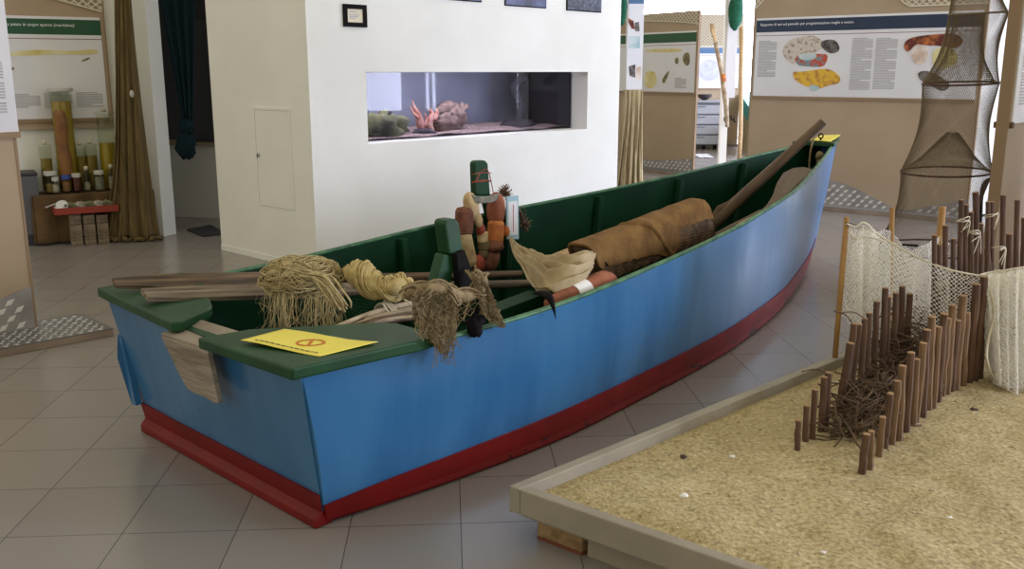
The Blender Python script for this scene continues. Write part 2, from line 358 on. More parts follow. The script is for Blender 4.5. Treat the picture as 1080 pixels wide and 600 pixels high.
# teal curtain tied at the bottom
tc = thing('teal_curtain', 'dark teal curtain gathered and knotted at the doorway edge', 'curtain', gz(192, 238))
Yc = gz(192, 238).y+.05
def tcf(u, v):
    z = lerp(gy(190, 128, Yc).z, 3.0, u); xw = lerp(.05, .2, min(1, u*1.4)) ; cx = lerp(gy(197, 120, Yc).x, gy(187, 0, Yc).x, u)
    return Vector((cx+(v-.5)*2*xw, Yc+.03*math.sin(v*22+u*1.5), z))
thick(MB().grid(tcf, 20, 40).build('drape', 'teal', tc, org=tc.location, smooth=True), .01)
kb = MB(); kb.blob(gy(197, 133, Yc), (.08, .07, .09), jit=.3); kb.blob(gy(196, 153, Yc), (.1, .08, .15), jit=.35, freq=5); kb.build('knot', 'teal', tc, org=tc.location, smooth=True)
MB().tube([Vector((gy(165, 0, Yc).x, Yc, 3.02)), Vector((gy(225, 0, Yc).x, Yc, 3.02))], .015).build('rail', 'dark_frame', tc, org=tc.location)
# back and right walls with daylight windows
BY, RX = 24.0, 9.0
def wallwin(nm, fr, L, wins, z0, z1, strength, idx):
    w = MB(); xs = [0]+[q for a in wins for q in a]+[L]
    B = lambda x0, x1, zz0, zz1, y0=0, y1=.2, mb=None: (mb or w).hexa([fr.w(a, b, c) for c in (zz0, zz1) for a, b in ((x0, y0), (x1, y0), (x1, y1), (x0, y1))])
    for i in range(0, len(xs), 2): B(xs[i], xs[i+1], 0, 3.4)
    for a, b in wins: B(a, b, 0, z0); B(a, b, z1, 3.4)
    struct(nm, w, 'wall')
    em = emit('daylight_curtain_%d' % idx, (220, 226, 252), strength)
    for k, (a, b) in enumerate(wins):
        f = MB()
        for x0, x1, q0, q1 in ((a, a+.06, z0, z1), (b-.06, b, z0, z1), (a, b, z0, z0+.06), (a, b, z1-.06, z1), ((a+b)/2-.03, (a+b)/2+.03, z0, z1)): B(x0, x1, q0, q1, .02, .1, f)
        o = struct('window_%d' % (idx+k), f, 'white')
        pn = MB()
        def pf(u, v): return fr.w(lerp(a, b, u), .13+.02*math.sin(u*40), lerp(z0, z1, v))
        pn.grid(pf, 60, 1); q = pn.build('pane', em, None, smooth=True); q.parent = o; q['label'] = 'sheer curtain lit by daylight'
wallwin('wall_back', Frame((-1, BY), 0), 14, [(1.2, 3.7), (4.0, 6.6), (6.75, 9.5), (10, 12)], .9, 3.35, 9.0, 1)
wallwin('wall_right', Frame((RX, 22), -PI/2), 25, [(1, 4), (6, 7.5), (9.2, 10.6), (11.2, 11.7), (13.15, 13.45), (13.8, 16.8), (18.3, 20.8)], .8, 3.2, 14.0, 11)
# ================================================================== PILLAR THINGS
# access panel in the left face (local: along the left face)
AF = Frame((e2.x, e2.y), PF.a-PI/2)                      # x runs from the far left edge to the corner
x0, z1 = AF.px(267, 112.5); x1, _ = AF.px(306, 111); _, z0 = AF.px(272, 215)
ap = thing('access_panel', 'white metal access panel set in the pillar side', 'access panel', AF.w(x0, 0, z0), AF.a)
dw, dh = x1-x0, z1-z0
fm = MB(); [fm.box(*q) for q in ((0, .02, -.008, .002, 0, dh), (dw-.02, dw, -.008, .002, 0, dh), (.02, dw-.02, -.008, .002, 0, .02), (.02, dw-.02, -.008, .002, dh-.02, dh))]
fm.build('frame', 'wall', ap); MB().box(.026, dw-.026, -.005, .002, .026, dh-.026).build('door', 'wall', ap)
MB().lathe([(0, 0), (.016, 0), (.016, .012), (.011, .016), (0, .016)], (.05, -.005, dh*.52), 14, Matrix.Rotation(PI/2, 3, 'X')).build('lock', 'steel', ap, smooth=False)
MB().box(.045, .055, -.022, -.02, dh*.52-.03, dh*.52).build('key', 'dark_frame', ap)
# notice frame
x0, z1 = PF.px(361, 4); x1, z0 = PF.px(386, 29)
nf = thing('framed_notice', 'small black framed cream notice on the white pillar', 'notice', PF.w(x0, 0, z0), PF.a); a, b = x1-x0, z1-z0
fm = MB(); [fm.box(*q) for q in ((0, .035, -.02, 0, 0, b), (a-.035, a, -.02, 0, 0, b), (.035, a-.035, -.02, 0, 0, .035), (.035, a-.035, -.02, 0, b-.035, b))]
fm.build('frame', 'black', nf); MB().box(.03, a-.03, -.008, -.001, .03, b-.03).build('notice_paper', 'cream_paper', nf)
tx = MB(); [tx.box(.06, .06+(a-.13)*q, -.0095, -.008, b*k-.004, b*k+.004) for k, q in ((.66, .75), (.54, .95), (.46, .9), (.38, .6))]; tx.build('printed_lines', 'sheet_text', nf)
for (xa, ya, xb, yb), mt, lb in (((485, 4, 507, 2.5), 'photo_blue', 'lilac blue photograph high on the pillar, above the middle of the aquarium'), ((532, 6, 575, 9), 'photo_blue', 'blue and dark landscape photograph between two others high on the pillar'), ((597, 11, 633, 13.5), 'photo_dark', 'dark speckled photograph nearest the far edge of the pillar')):
    xl, zl = PF.px(xa, ya); xr, zr = PF.px(xb, yb); z = (zl+zr)/2 if ya > 4.5 else PF.px(507, 2.5)[1]
    if mt == 'photo_blue' and ya < 5: xl = PF.px(455, 2)[0]
    ph = thing('wall_photograph', lb, 'photograph', PF.w(xl, 0, z), PF.a, 'photographs along the top of the pillar'); q = xr-xl
    MB().box(0, q, -.015, 0, 0, q*.75).build('backing', 'black', ph); MB().box(.004, q-.004, -.018, -.015, .01, q*.75-.004).build('print', mt, ph)
# aquarium in its recess
aq = thing('aquarium', 'long lit aquarium set into the white pillar', 'aquarium', PF.w(ax0, AD, AZ0), PF.a); AL, AH = ax1-ax0, AZ1-AZ0
MB().box(.005, AL-.005, .005, .013, .005, AH-.005).build('front_glass', 'aq_glass', aq)
MB().box(.005, AL-.005, .78, .80, .005, AH+.12).build('back_panel', 'aq_back', aq)
MB().box(AL-.03, AL-.012, .02, .77, .01, AH+.12).build('end_panel', 'aq_side', aq)
MB().grid(lambda u, v: Vector((lerp(.006, AL-.035, u), lerp(.016, .775, v), .02+.03*v+.022*noise.noise(Vector((u*9, v*4, 2))))), 60, 14).build('gravel_bed', 'aq_gravel', aq, smooth=True)
def aqp(x, y, yl=.25): q = PF.px(x, y, AD+yl); return Vector((q[0]-ax0, yl, q[1]-AZ0))
rk = MB(); p = aqp(399, 136, .2); rk.blob(p, (.22, .15, .13), jit=.5); rk.blob(aqp(415, 132, .25), (.16, .1, .1), jit=.5); rk.blob(aqp(405, 127, .25), (.07, .06, .09), jit=.6, freq=4); rk.blob(aqp(394, 129, .3), (.1, .08, .06), jit=.6, freq=4); q = rk.build('rock', 'rock', aq, smooth=True)
rk = MB(); rk.blob(aqp(402, 147, .14), (.1, .07, .05), jit=.4); rk.build('rock', 'rock_dark', aq, smooth=True)
MB().tube([aqp(402, 131, .2), aqp(412, 118, .2)], [.018, .014]).build('stick', 'rock_dark', aq)
def lump(pts, mt, nm, y=.3):
    m_ = MB(); m_.tube(path([aqp(x, yy, y+.02*i) for i, (x, yy, r) in enumerate(pts)], 16), [interp([(i, p[2]) for i, p in enumerate(pts)], (len(pts)-1)*j/16) for j in range(17)], 8, flat=.6); m_.build(nm, mt, aq, smooth=True)
lump([(445, 139, .05), (443, 130, .065), (441, 121, .05), (437, 113, .025), (435, 106, .01)], 'coral', 'coral'); lump([(441, 124, .03), (436, 119, .02), (432, 112, .008)], 'coral', 'coral'); lump([(448, 134, .03), (450, 127, .025), (448, 119, .008)], 'coral', 'coral'); lump([(455, 139, .055), (453, 130, .06), (456, 121, .05), (452, 114, .012)], 'coral', 'coral'); lump([(457, 126, .03), (461, 120, .022), (460, 114, .006)], 'coral', 'coral')
rk = MB(); rk.blob(aqp(470, 131, .35), (.15, .1, .09), 16, 10, jit=.7, freq=4); rk.blob(aqp(481, 124, .4), (.12, .08, .10), 16, 10, jit=.7, freq=4); rk.blob(aqp(486, 115, .42), (.035, .03, .06), 10, 8, jit=.6, freq=5); rk.build('rock', 'aq_brown', aq, smooth=True); lump([(461, 119, .012), (466, 115, .05), (474, 112, .075), (483, 113, .05), (488, 116, .018), (491, 112, .04), (493, 110, .01)], 'aq_brown', 'fish', .55)
rk = MB(); rk.blob(aqp(447, 141, .2), (.14, .08, .05), jit=.4); rk.build('rock', 'rock_dark', aq, smooth=True)
rk = MB(); rk.blob(aqp(548, 132, .35), (.25, .12, .06), jit=.5); rk.build('rock', 'rock_dark', aq, smooth=True); rk = MB(); rk.tube(path([aqp(545, 130, .5), aqp(549, 110, .5), aqp(542, 92, .52), aqp(555, 80, .5)], 12), [.04, .05, .04]+[.05]*10, 8); rk.build('driftwood', 'aq_side', aq, smooth=True)
MB().tube([aqp(584+4*math.cos(t/8*PI), 114+5*math.sin(t/8*PI), .7) for t in range(17)], .006).build('intake_ring', 'rope_grey', aq)
MB().box(.05, AL*.75, .12, .2, AH+.05, AH+.08).build('lamp_tube', emit('aquarium_lamp', (236, 234, 250), 10.0), aq)
# ================================================================== INFO PANELS
def lattice_part(par, w, arc, ztop, s=.075, t=.013, y=-.012):
    m_ = MB()
    for sg in (1, -1):
        k = -60
        while k < 120:
            c = k*s; k += 1; run = []
            for i in range(0, 161):
                x = w*i/160; z = ztop-.55+sg*(x-(c if sg > 0 else c))*.8
                ok = arc(x) < z < ztop
                if ok: run.append((x, z))
                elif len(run) > 1: m_.bar((run[0][0], y+.003*sg, run[0][1]), (run[-1][0], y+.003*sg, run[-1][1]), .004, t, up=(0, 1, 0)) if 0 else m_.bar((run[0][0], y+.003*sg, run[0][1]), (run[-1][0], y+.003*sg, run[-1][1]), t, .004, up=(0, 1, 0)); run = []
                else: run = []
            if len(run) > 1: m_.bar((run[0][0], y+.003*sg, run[0][1]), (run[-1][0], y+.003*sg, run[-1][1]), t, .004, up=(0, 1, 0))
    arcp = [Vector((w*i/40, y, min(arc(w*i/40), ztop))) for i in range(41)]
    m_.tube(arcp, .009, 4); return m_.build('lattice', 'lattice', par)
def info_panel(label, org, ang, w, z1, z2, strip, title, blocks=(), arc=None, hill=None, h=2.58, x0=.03, x1=None, base=None, tsize=.04, foot=.05, shx=0, group=None, lug=True, thickn=.04):
    t = thing('information_panel', label, 'information panel', (org[0], org[1], 0), ang, group)
    x1 = x1 or w-.03
    MB().box(0, w, 0, thickn, foot, h).build('board', 'beige', t)
    MB().box(-.015, 0, -.004, thickn, foot, h).build('edge_strip', 'beige_edge', t); MB().box(w, w+.015, -.004, thickn, foot, h).build('edge_strip', 'beige_edge', t)
    sh = MB().box(x0, x1, -.008, -.001, z1, z2).build('printed_sheet', 'paper', t)
    MB().box(x0-.005, x1+.005, -.02, -.001, z1-.035, z1).build('ledge', 'beige_edge', t)
    if strip:
        MB().box(x0, x1, -.010, -.001, z2+.03, z2+.17).build('title_strip', strip, sh); MB().box(x0, x1, -.009, -.001, z2, z2+.03).build('strip_border', 'paper', sh)
        MB().box(x0, x1, -.0095, -.002, z2-.012, z2-.006).build('rule_line', 'maroon', sh); MB().box(x0, x1, -.009, -.001, z2+.17, z2+.195).build('strip_border', 'paper', sh)
        if title: text(title, tsize, 'white', sh, Matrix.Translation((x0+.05, -.0102, z2+.105)) @ Matrix.Rotation(PI/2, 4, 'X'), name='title')
    for k, b in enumerate(blocks):
        if b[0] == 't':                                  # text column: rows of fine printed lines
            m_ = MB(); z = b[4]; i = 0
            while z > b[3]:
                m_.box(b[1], b[1]+(b[2]-b[1])*(1 if i % 7 else .5+.4*R.random()), -.0095, -.007, z-.011, z); z -= .0165; i += 1
            m_.build('text_column', 'sheet_text', sh)
        else:                                            # picture with its own outline
            m_ = MB(); m_.prism([(x, -.0082, z) for x, z in chaikin(b[2])], (0, -.002-.0004*k, 0)); m_.build('picture', b[1], sh)
    if arc: lattice_part(t, w, arc, h)
    if hill:
        pts = [(0, -.004, foot)]+[(w*i/24, -.004, foot+max(.004, hill(w*i/24))) for i in range(25)]+[(w, -.004, foot)]
        MB().prism(pts, (0, -.004, 0)).build('metal_print', 'plate_print', t)
        m_ = MB(); s = .10
        for i in range(int(w/s)+1):
            for j in range(12):
                x, z = (i+.5*(j % 2))*s+.02, foot+.03+j*.05
                if z < foot+hill(min(max(x, 0), w))-.02 and x < w-.03:
                    a = .6 if (j % 2) else -.6
                    a = .6
                    d1, d2 = Vector((math.cos(a), 0, math.sin(a)))*.036, Vector((-math.sin(a), 0, math.cos(a)))*.016; c = Vector((x, -.0085, z))
                    m_.prism([c-d1, c-d2, c+d1, c+d2], (0, -.002, 0))
        m_.build('tread_pattern', 'lug_print', t)
    if base:
        bx0, bx1, by0, by1 = base
        MB().box(bx0, bx1, by0, by1, 0, foot-.005).build('plinth', 'plinth', t, bevel=.004)
        m_ = MB(); m_.box(bx0, bx1, by0, by1, foot-.005, foot)
        m_.build('tread_plate', 'plate', t)
        if lug:
            m_ = MB(); s = .06; ni, nj = int((bx1-bx0)/s), int((by1-by0)/s*1.4)
            for i in range(ni):
                for j in range(nj):
                    x, y = bx0+.03+i*s+.03*(j % 2), by0+.03+j*s/1.4
                    if x > bx1-.03 or y > by1-.02 or (0 < y < thickn and -.03 < x < w+.03): continue
                    a = .75 if j % 2 else -.75
                    d1, d2 = Vector((math.cos(a), math.sin(a), 0))*.021, Vector((-math.sin(a), math.cos(a), 0))*.009; c = Vector((x, y, foot-.001))
                    m_.add([c-d1, c-d2, c+d1, c+d2, c+d1*.45+Vector((0, 0, .006)), c-d1*.45+Vector((0, 0, .006))], [(0, 1, 5), (1, 2, 4, 5), (2, 3, 4), (3, 0, 5, 4)])
            m_.build('tread_pattern', 'lug', t)
    return t
def chaikin(p, n=2):
    for _ in range(n): p = [q for i in range(len(p)) for q in ((p[i][0]*.75+p[(i+1) % len(p)][0]*.25, p[i][1]*.75+p[(i+1) % len(p)][1]*.25), (p[i][0]*.25+p[(i+1) % len(p)][0]*.75, p[i][1]*.25+p[(i+1) % len(p)][1]*.75))]
    return p
def ring(cx, cz, rx, rz, n=18, j=.15, seed=0):
    r_ = random.Random(seed); return [(cx+rx*math.cos(2*PI*i/n)*(1+j*(r_.random()-.5)*2), cz+rz*math.sin(2*PI*i/n)*(1+j*(r_.random()-.5)*2)) for i in range(n)]
# -- big panel behind the bow
p = gz(873, 216, .05); BF = Frame((p.x, p.y), math.atan2(-.643, .766)); xl = BF.px(792, 100)[0]; o = BF.w(xl, 0); BF = Frame((o.x, o.y), BF.a)
bw = BF.px(1036, 60)[0]; zs = BF.px(860, 102)[1]; zt = BF.px(860, 35.5)[1]
def bq(x, y): return BF.px(x, y)
def bpoly(pts): return [bq(*q) for q in pts]
blocks = [('t', bq(800, 60)[0], bq(819, 60)[0], bq(808, 81)[1], bq(808, 43)[1]), ('t', bq(898, 60)[0], bq(920, 60)[0], bq(908, 95)[1], bq(908, 40)[1]), ('t', bq(923, 60)[0], bq(946, 60)[0], bq(935, 94)[1], bq(935, 40)[1]),
  ('p', 'pic_fan', bpoly([(825, 52), (832, 42), (845, 39), (856, 37), (866, 41), (872, 48), (860, 56), (846, 58), (840, 66), (836, 68), (828, 62)])), ('p', 'pic_grey', bpoly([(866, 43), (880, 41), (886, 48), (885, 55), (876, 57), (866, 50)])),
  ('p', 'pic_fruit', bpoly([(838, 60), (850, 56), (865, 57), (874, 57), (872, 66), (868, 71), (850, 70), (841, 69)])), ('p', 'sky_print', bpoly([(841, 58), (852, 56), (863, 57), (860, 63), (846, 64)])), ('p', 'pic_yellow', bpoly([(836, 75), (846, 76), (870, 72), (878, 74), (887, 81), (886, 88), (874, 90), (862, 95), (848, 90), (838, 84)])),
  ('p', 'sky_print', bpoly([(854, 89), (862, 90), (866, 93), (858, 97), (854, 95)])), ('p', 'pic_dark', bpoly([(953, 50), (956, 42), (968, 38), (990, 36), (1008, 35), (1018, 42), (1010, 52), (990, 48), (976, 48), (966, 46), (958, 56)])), ('p', 'pic_pale', bpoly([(960, 56), (966, 47), (978, 49), (980, 60), (974, 68), (966, 69)])),
  ('p', 'pic_ochre', bpoly([(984, 50), (1008, 50), (1012, 66), (996, 74), (984, 70)])), ('p', 'pic_grey', bpoly([(968, 76), (978, 74), (992, 80), (1004, 90), (996, 97), (984, 92), (970, 84)]))]
xa = bq(800, 10)[0]; xb = bq(990, 10)[0]
arcb = lambda x: 2.58-.02-.33*max(0, 1-((x-(xb+.05))/ (.62))**2) if x > xb-.6 else 2.56-.13*max(0, 1-((x-.05)/.22)**2)
arcb = lambda x: min(2.58, bq(948, 7)[1]+.0+1.3*max(0, (bq(958, 7)[0]-x))**1.1*.9+.0) if x > 1.0 else min(2.58, 2.58-.24+1.1*max(0, x-.02))
hillb = lambda x: max(.006, interp([(0, .30), (bq(873, 190)[0], .30), (bq(905, 195)[0], .21), (bq(940, 212)[0], .05), (bq(955, 216)[0], .02), (bq(985, 214)[0], .10), (bw, .2)], x))
info_panel('wide beige information panel with navy title strip behind the bow', o, BF.a, bw, zs, zt, 'strip_navy', 'Rapporto di vari sul pannello per programmazione maglie e natura', blocks, arcb, hillb, base=(-.02, bw+.1, -.16, .18), tsize=.042)
# -- panel between the pillar and the dresser
p = gz(728, 181.5, .05); CF = Frame((p.x, p.y), math.atan2(-.83, .56)); xl = CF.px(650, 100)[0]; o = CF.w(xl, 0); CF = Frame((o.x, o.y), CF.a); cw = CF.px(733.5, 100)[0]
cq = CF.px; cp_ = lambda pts: [cq(*q) for q in pts]
info_panel('narrow beige panel with dark green strip standing beyond the pillar edge', o, CF.a, cw, cq(705, 97)[1], cq(705, 47)[1], 'strip_green', None,
  [('p', 'pic_ochre', cp_([(681, 52), (720, 51), (720, 55), (681, 55)])), ('p', 'pic_olive', cp_([(698, 85), (704, 76), (707, 74), (704, 82), (701, 89)])), ('p', 'pic_ochre', cp_([(680, 75), (693, 75), (693, 93), (680, 93)])), ('t', cq(712, 90)[0], cq(724, 90)[0], cq(718, 93)[1], cq(718, 82)[1]), ('p', 'pic_olive', cp_([(722, 56), (728, 55), (728, 68), (724, 70), (720, 63)])), ('p', 'pic_olive', cp_([(712, 62), (716, 60), (716, 67), (713, 68)]))],
  lambda x: cq(733, 26)[1]+(cq(680, 20)[1]-cq(733, 26)[1])*max(0, 1-x/cw)**.6, lambda x: .12+.22*abs(x/cw-.45)**1.4, h=cq(705, 13)[1], base=(-.05, cw+.05, -.2, .2), lug=False)
# -- far panel with blue strip
EF = Frame((gy(731, 60, 21).x-.6, 21), 0); eq = EF.px
info_panel('distant pale panel with a blue strip and lattice top beside the windows', EF.o, 0, eq(781, 60)[0], eq(750, 93)[1], eq(750, 58)[1], 'strip_blue', None,
  [('p', 'pic_sketch', [eq(*q) for q in [(737, 64), (757, 62), (760, 84), (738, 86)]]), ('t', eq(762, 80)[0], eq(776, 80)[0], eq(770, 86)[1], eq(770, 66)[1])], lambda x: eq(750, 50)[1], None, h=eq(750, 15)[1], base=(-.05, eq(781, 60)[0]+.05, -.2, .2), lug=False)
# -- panel close on the left, edge of the photograph
p = gz(37, 345, .05); GF = Frame((p.x, p.y), math.radians(44)); gq = GF.px
gw = 1.1; o = GF.w(-gw, 0)
zsh = gq(14, 139)[1]; xs1 = gq(15, 100)[0]+gw
info_panel('beige panel with a metal tread plate foot, nearest on the left', o, GF.a, gw, zsh, 2.1, 'strip_green', None, [('t', xs1-.28, xs1-.05, zsh+.12, zsh+.42)], lambda x: 2.5, lambda x: .02+.24*max(0, (x-.25)/(gw-.25))**1.0, base=(-.1, gw+.34, -.36, .16), x1=xs1)
# -- panel on the left wall
wq = lambda x, y: LF.px(x, y, -.05)
xl, xr = wq(2, 80)[0], wq(114, 80)[0]; zb, zt = wq(60, 125)[1], wq(60, 40)[1]; o = LF.w(xl, -.05); W2 = xr-xl
k2 = lambda x, y: (wq(x, y)[0]-xl, wq(x, y)[1])
info_panel('panel with dark green strip on the wall above the jars', o, LF.a, W2, zb, zt, 'strip_green', 'la pesca in acque aperte (marittima)',
  [('p', 'pic_ochre', [k2(*q) for q in [(8, 55), (40, 52), (75, 54), (103, 51), (103, 58), (60, 57), (8, 60)]]), ('t', k2(12, 100)[0], k2(42, 100)[0], k2(30, 113)[1], k2(30, 99)[1]), ('t', k2(46, 100)[0], k2(76, 100)[0], k2(60, 113)[1], k2(60, 98)[1]), ('t', k2(80, 100)[0], k2(108, 100)[0], k2(95, 112)[1], k2(95, 97)[1]), ('p', 'pic_olive', [k2(*q) for q in [(85, 64), (94, 60), (95, 62), (87, 65)]]), ('p', 'pic_olive', [k2(*q) for q in [(8, 70), (15, 71), (15, 74), (8, 74)]])],
  lambda x: k2(62, 0)[1]+(k2(109, 13)[1]-k2(62, 0)[1])*(x-k2(62, 0)[0])/(k2(109, 13)[0]-k2(62, 0)[0]), None, h=2.5, foot=wq(60, 136)[1], thickn=.045)
# -- panel on the right edge
p = gy(1064, 130, 6.3); HF = Frame((p.x, p.y), math.atan2(.733, .68)); 
zsh = HF.px(1069, 130)[1]
hp = thing('information_panel', 'beige panel seen edge-on at the right, white sheets on both faces', 'information panel', HF.o, HF.a)
MB().box(0, 1.2, 0, .075, .05, 2.6).build('board', 'beige', hp); MB().box(-.01, 0, 0, .075, .05, 2.6).build('edge_strip', 'beige_edge', hp)
MB().box(.03, 1.15, -.012, -.001, zsh, 2.3).build('printed_sheet', 'paper', hp); MB().box(.03, 1.15, .076, .087, zsh, 2.3).build('printed_sheet', 'paper', hp)
m_ = MB(); [m_.box(.12, 1.0, -.0135, -.011, z, z+.011) for z in [zsh+.12+.02*i for i in range(28)]]; m_.build('text_column', 'sheet_text', hp)
for y in (-.02, .076):
    MB().box(.012, .05, y, y+.02, zsh-.03, zsh+.01).build('clip', 'burlap', hp)
MB().box(-.05, 1.3, -.15, .22, 0, .05).build('plinth', 'plinth', hp)
# white column right of the wide panel
w = MB(); p = gy(1050, 100, 10.6); w.prism([(p.x-.35, 10.6, 0), (p.x+1.6, 10.2, 0), (p.x+1.6, 10.6, 0), (p.x-.35, 11, 0)], (0, 0, 3.1)); struct('wall_pier', w, 'wall')
struct('wall_light_blocker', MB().box(4.75, 4.87, 4.7, 6.9, 0, 2.8), 'wall')  # unseen wall, added to keep window light off the panel on the right edge
# ================================================================== THINGS FAR BEHIND THE BOAT
def hung_net(name, label, top, bot, wt, wb, depth, mt, pleats, cat='net', kl=1.7, kr=1.7, amp=.35, nrow=40):
    t = thing(name, label, cat, bot)
    def f(u, v):
        a = (v-.5)*2; k = u**(kl if a < 0 else kr); c = top.lerp(bot, u); wd = lerp(wt, wb, k)
        fl = .25+.75*u
        return c+Vector((a*wd, -depth*fl*(math.sqrt(max(0, 1-a*a))*.6+amp*math.sin(a*pleats+3*u+2*noise.noise(Vector((a*2, u*2, 1))))+amp*.4*math.sin(a*pleats*2.3+1+5*u)), 0))+Vector((0, 0, .03*math.sin(a*9) if u > .98 else 0))
    thick(MB().grid(f, nrow, 72).build('netting', mt, t, org=bot, smooth=True), .006)
    return t
tn = hung_net('hanging_net', 'tall brown net hanging from the wall to the floor beside the jars', gy(128, -40, gz(138, 252).y-.05), gz(137, 252.5)+Vector((0, -.05, .02)), .07, .31, .16, 'net_tan', 15, kl=6, kr=1.5, amp=.16)
hm = MB(); pts = [gz(137, 252.5)+Vector((a*.32, -.05-.10*math.sqrt(max(0, 1-a*a))-.03*math.sin(a*17), .03+.01*math.sin(a*30))) for a in [i/20-1 for i in range(41)]]
hm.tube(pts, [.02+.008*math.sin(i*2.1) for i in range(41)], 7); hm.build('hem', 'net_tan', tn, org=gz(137, 252.5)+Vector((0, -.05, .02)), smooth=True)
MB().blob(gy(139, 99, gz(138, 252).y-.2), (.02, .015, .035)).build('float', 'lid_white', tn, org=gz(137, 252.5)+Vector((0, -.05, .02)), smooth=True)
# square banner column with cream net below
bc = gz(666, 205); Yb = bc.y
bn = thing('banner_column', 'white banner column with a blue header just beyond the pillar', 'column', bc)
xL, xR = gy(661.5, 60, Yb).x, gy(677.5, 60, Yb).x; zB = gy(668, 97, Yb).z
MB().box(xL, xR, Yb, Yb+.2, 0, 3.0).build('post', 'wall', bn, org=bc); MB().box(xL-.004, xR+.004, Yb-.012, Yb-.002, zB, 3.0).build('banner', 'paper', bn, org=bc)
MB().box(xL-.002, xR+.002, Yb-.015, Yb-.012, gy(668, 4, Yb).z, 3.0).build('header', 'strip_blue', bn, org=bc)
def bpic(pts, mt): MB().prism([gy(x, y, Yb-.012) for x, y in pts], (0, -.003, 0)).build('picture', mt, bn, org=bc)
bpic([(662.5, 19), (668, 22), (670, 31), (666, 30), (663, 24)], 'pic_dark'); bpic([(669.5, 24), (674, 23), (674.5, 33), (670, 33)], 'pic_grey'); bpic([(663, 70), (670, 68), (670, 82), (664, 80)], 'pic_grey'); bpic([(671, 71), (676, 70), (676, 83), (671, 84)], 'pic_pale'); bpic([(663, 38), (675, 38), (675, 51), (663, 51)], 'sky_print')
hung_net('draped_net', 'cream net wrapped round the foot of the banner column', Vector(((xL+xR)/2-.02, Yb-.06, zB+.03)), Vector(((xL+xR)/2-.03, Yb-.08, .02)), .125, .19, .12, 'net_cream', 14)
gnb = MB(); gp = [gy(x, y, Yb-.05) for x, y in ((657, -8), (657.5, 5), (657, 18), (656, 27))]; gnb.tube(path(gp, 10), [.03, .04, .045, .05, .05, .045, .045, .04, .03, .03, .01], 8); tag(gnb.build('net_strip', 'net_green', org=gp[3], smooth=True), 'dark green net strip hanging at the top of the banner column', 'net')
# second column with white sheet, post, oar and green bag
pc = gz(766, 177); Yp = pc.y
cl = thing('sheet_column', 'slim white post with a white sheet on its upper half, behind the boat', 'column', pc)
MB().box(gy(760.5, 120, Yp).x, gy(768, 120, Yp).x, Yp, Yp+.12, 0, 3.1).build('post', 'wall', cl, org=pc); MB().box(gy(766, 50, Yp).x, gy(777, 50, Yp).x, Yp-.03, Yp-.02, gy(768, 103, Yp).z, 3.1).build('sheet', 'paper', cl, org=pc)
for x, y in ((764, 127), (771, 125), (774, 127)): MB().tube([gy(x, y-3, Yp-.04), gy(x, y, Yp-.07), gy(x+1.5, y+2, Yp-.05)], .012).build('hook', 'black', cl, org=pc)
oa = thing('leaning_oar', 'old oar with orange patch leaning against the slim white post', 'oar', gy(767, 140, Yp-.12))
MB().tube([gy(x, y, Yp-.12) for x, y in ((754.5, 45), (761, 75), (765.5, 110), (767, 134))], [.035, .04, .04, .035], 8).build('shaft', 'cane', oa, org=oa.location, smooth=True)
MB().tube([gy(x, y, Yp-.12) for x, y in ((750.5, 25), (752, 32), (755, 46))], [.05, .07, .035], 8, flat=.4).build('blade', 'wood_pale', oa, org=oa.location, smooth=True); MB().tube([gy(762, 78, Yp-.12), gy(763.2, 86, Yp-.12)], .047, 8).build('patch', 'float_orange', oa, org=oa.location, smooth=True)
gb = MB(); gb.blob(gy(776, 12, Yp-.2), (.12, .1, .30), jit=.15); gb.tube([gy(776, -6, Yp-.2), gy(776, -30, Yp-.2)], .02); tag(gb.build('net_bag', 'net_green', org=gy(776, 12, Yp-.2), smooth=True), 'green net bag hanging at the top of the slim post', 'net bag')
bp_ = MB(); bp_.tube([gy(782, 28, 17.5), gy(781.5, 97, 17.5), gy(781, 140, 17.5), Vector((gy(781, 140, 17.5).x, 17.5, .01))], .04, 8); tag(bp_.build('bamboo_pole', 'wood_pale', org=gy(782, 97, 17.5), smooth=True), 'upright bamboo pole beside the green net bag', 'pole')
# teal boat far behind with a pale net
tb = thing('small_boat', 'teal edged boat draped with pale net beside the wide panel', 'boat', gz(785, 157))
Yt = gz(785, 157).y
A_, B_ = gy(779, 97, Yt+1), gy(812, 145, Yt-2); A2, B2 = gy(778, 156, Yt+.4), gy(812, 172, Yt-2)
MB().hexa([A_+Vector((0, 0, -.3)), B_+Vector((0, 0, -.3)), B_+Vector((.9, .4, -.3)), A_+Vector((.9, .4, -.3)), A_, B_, B_+Vector((.9, .4, 0)), A_+Vector((.9, .4, 0))]).build('gunwale', 'teal_paint', tb, org=tb.location)
MB().hexa([A2, B2, B2+Vector((.8, .4, 0)), A2+Vector((.8, .4, 0)), A_+Vector((.03, 0, -.3)), B_+Vector((.03, 0, -.3)), B_+Vector((.8, .4, -.3)), A_+Vector((.8, .4, -.3))]).build('hull', 'net_cream', tb, org=tb.location)
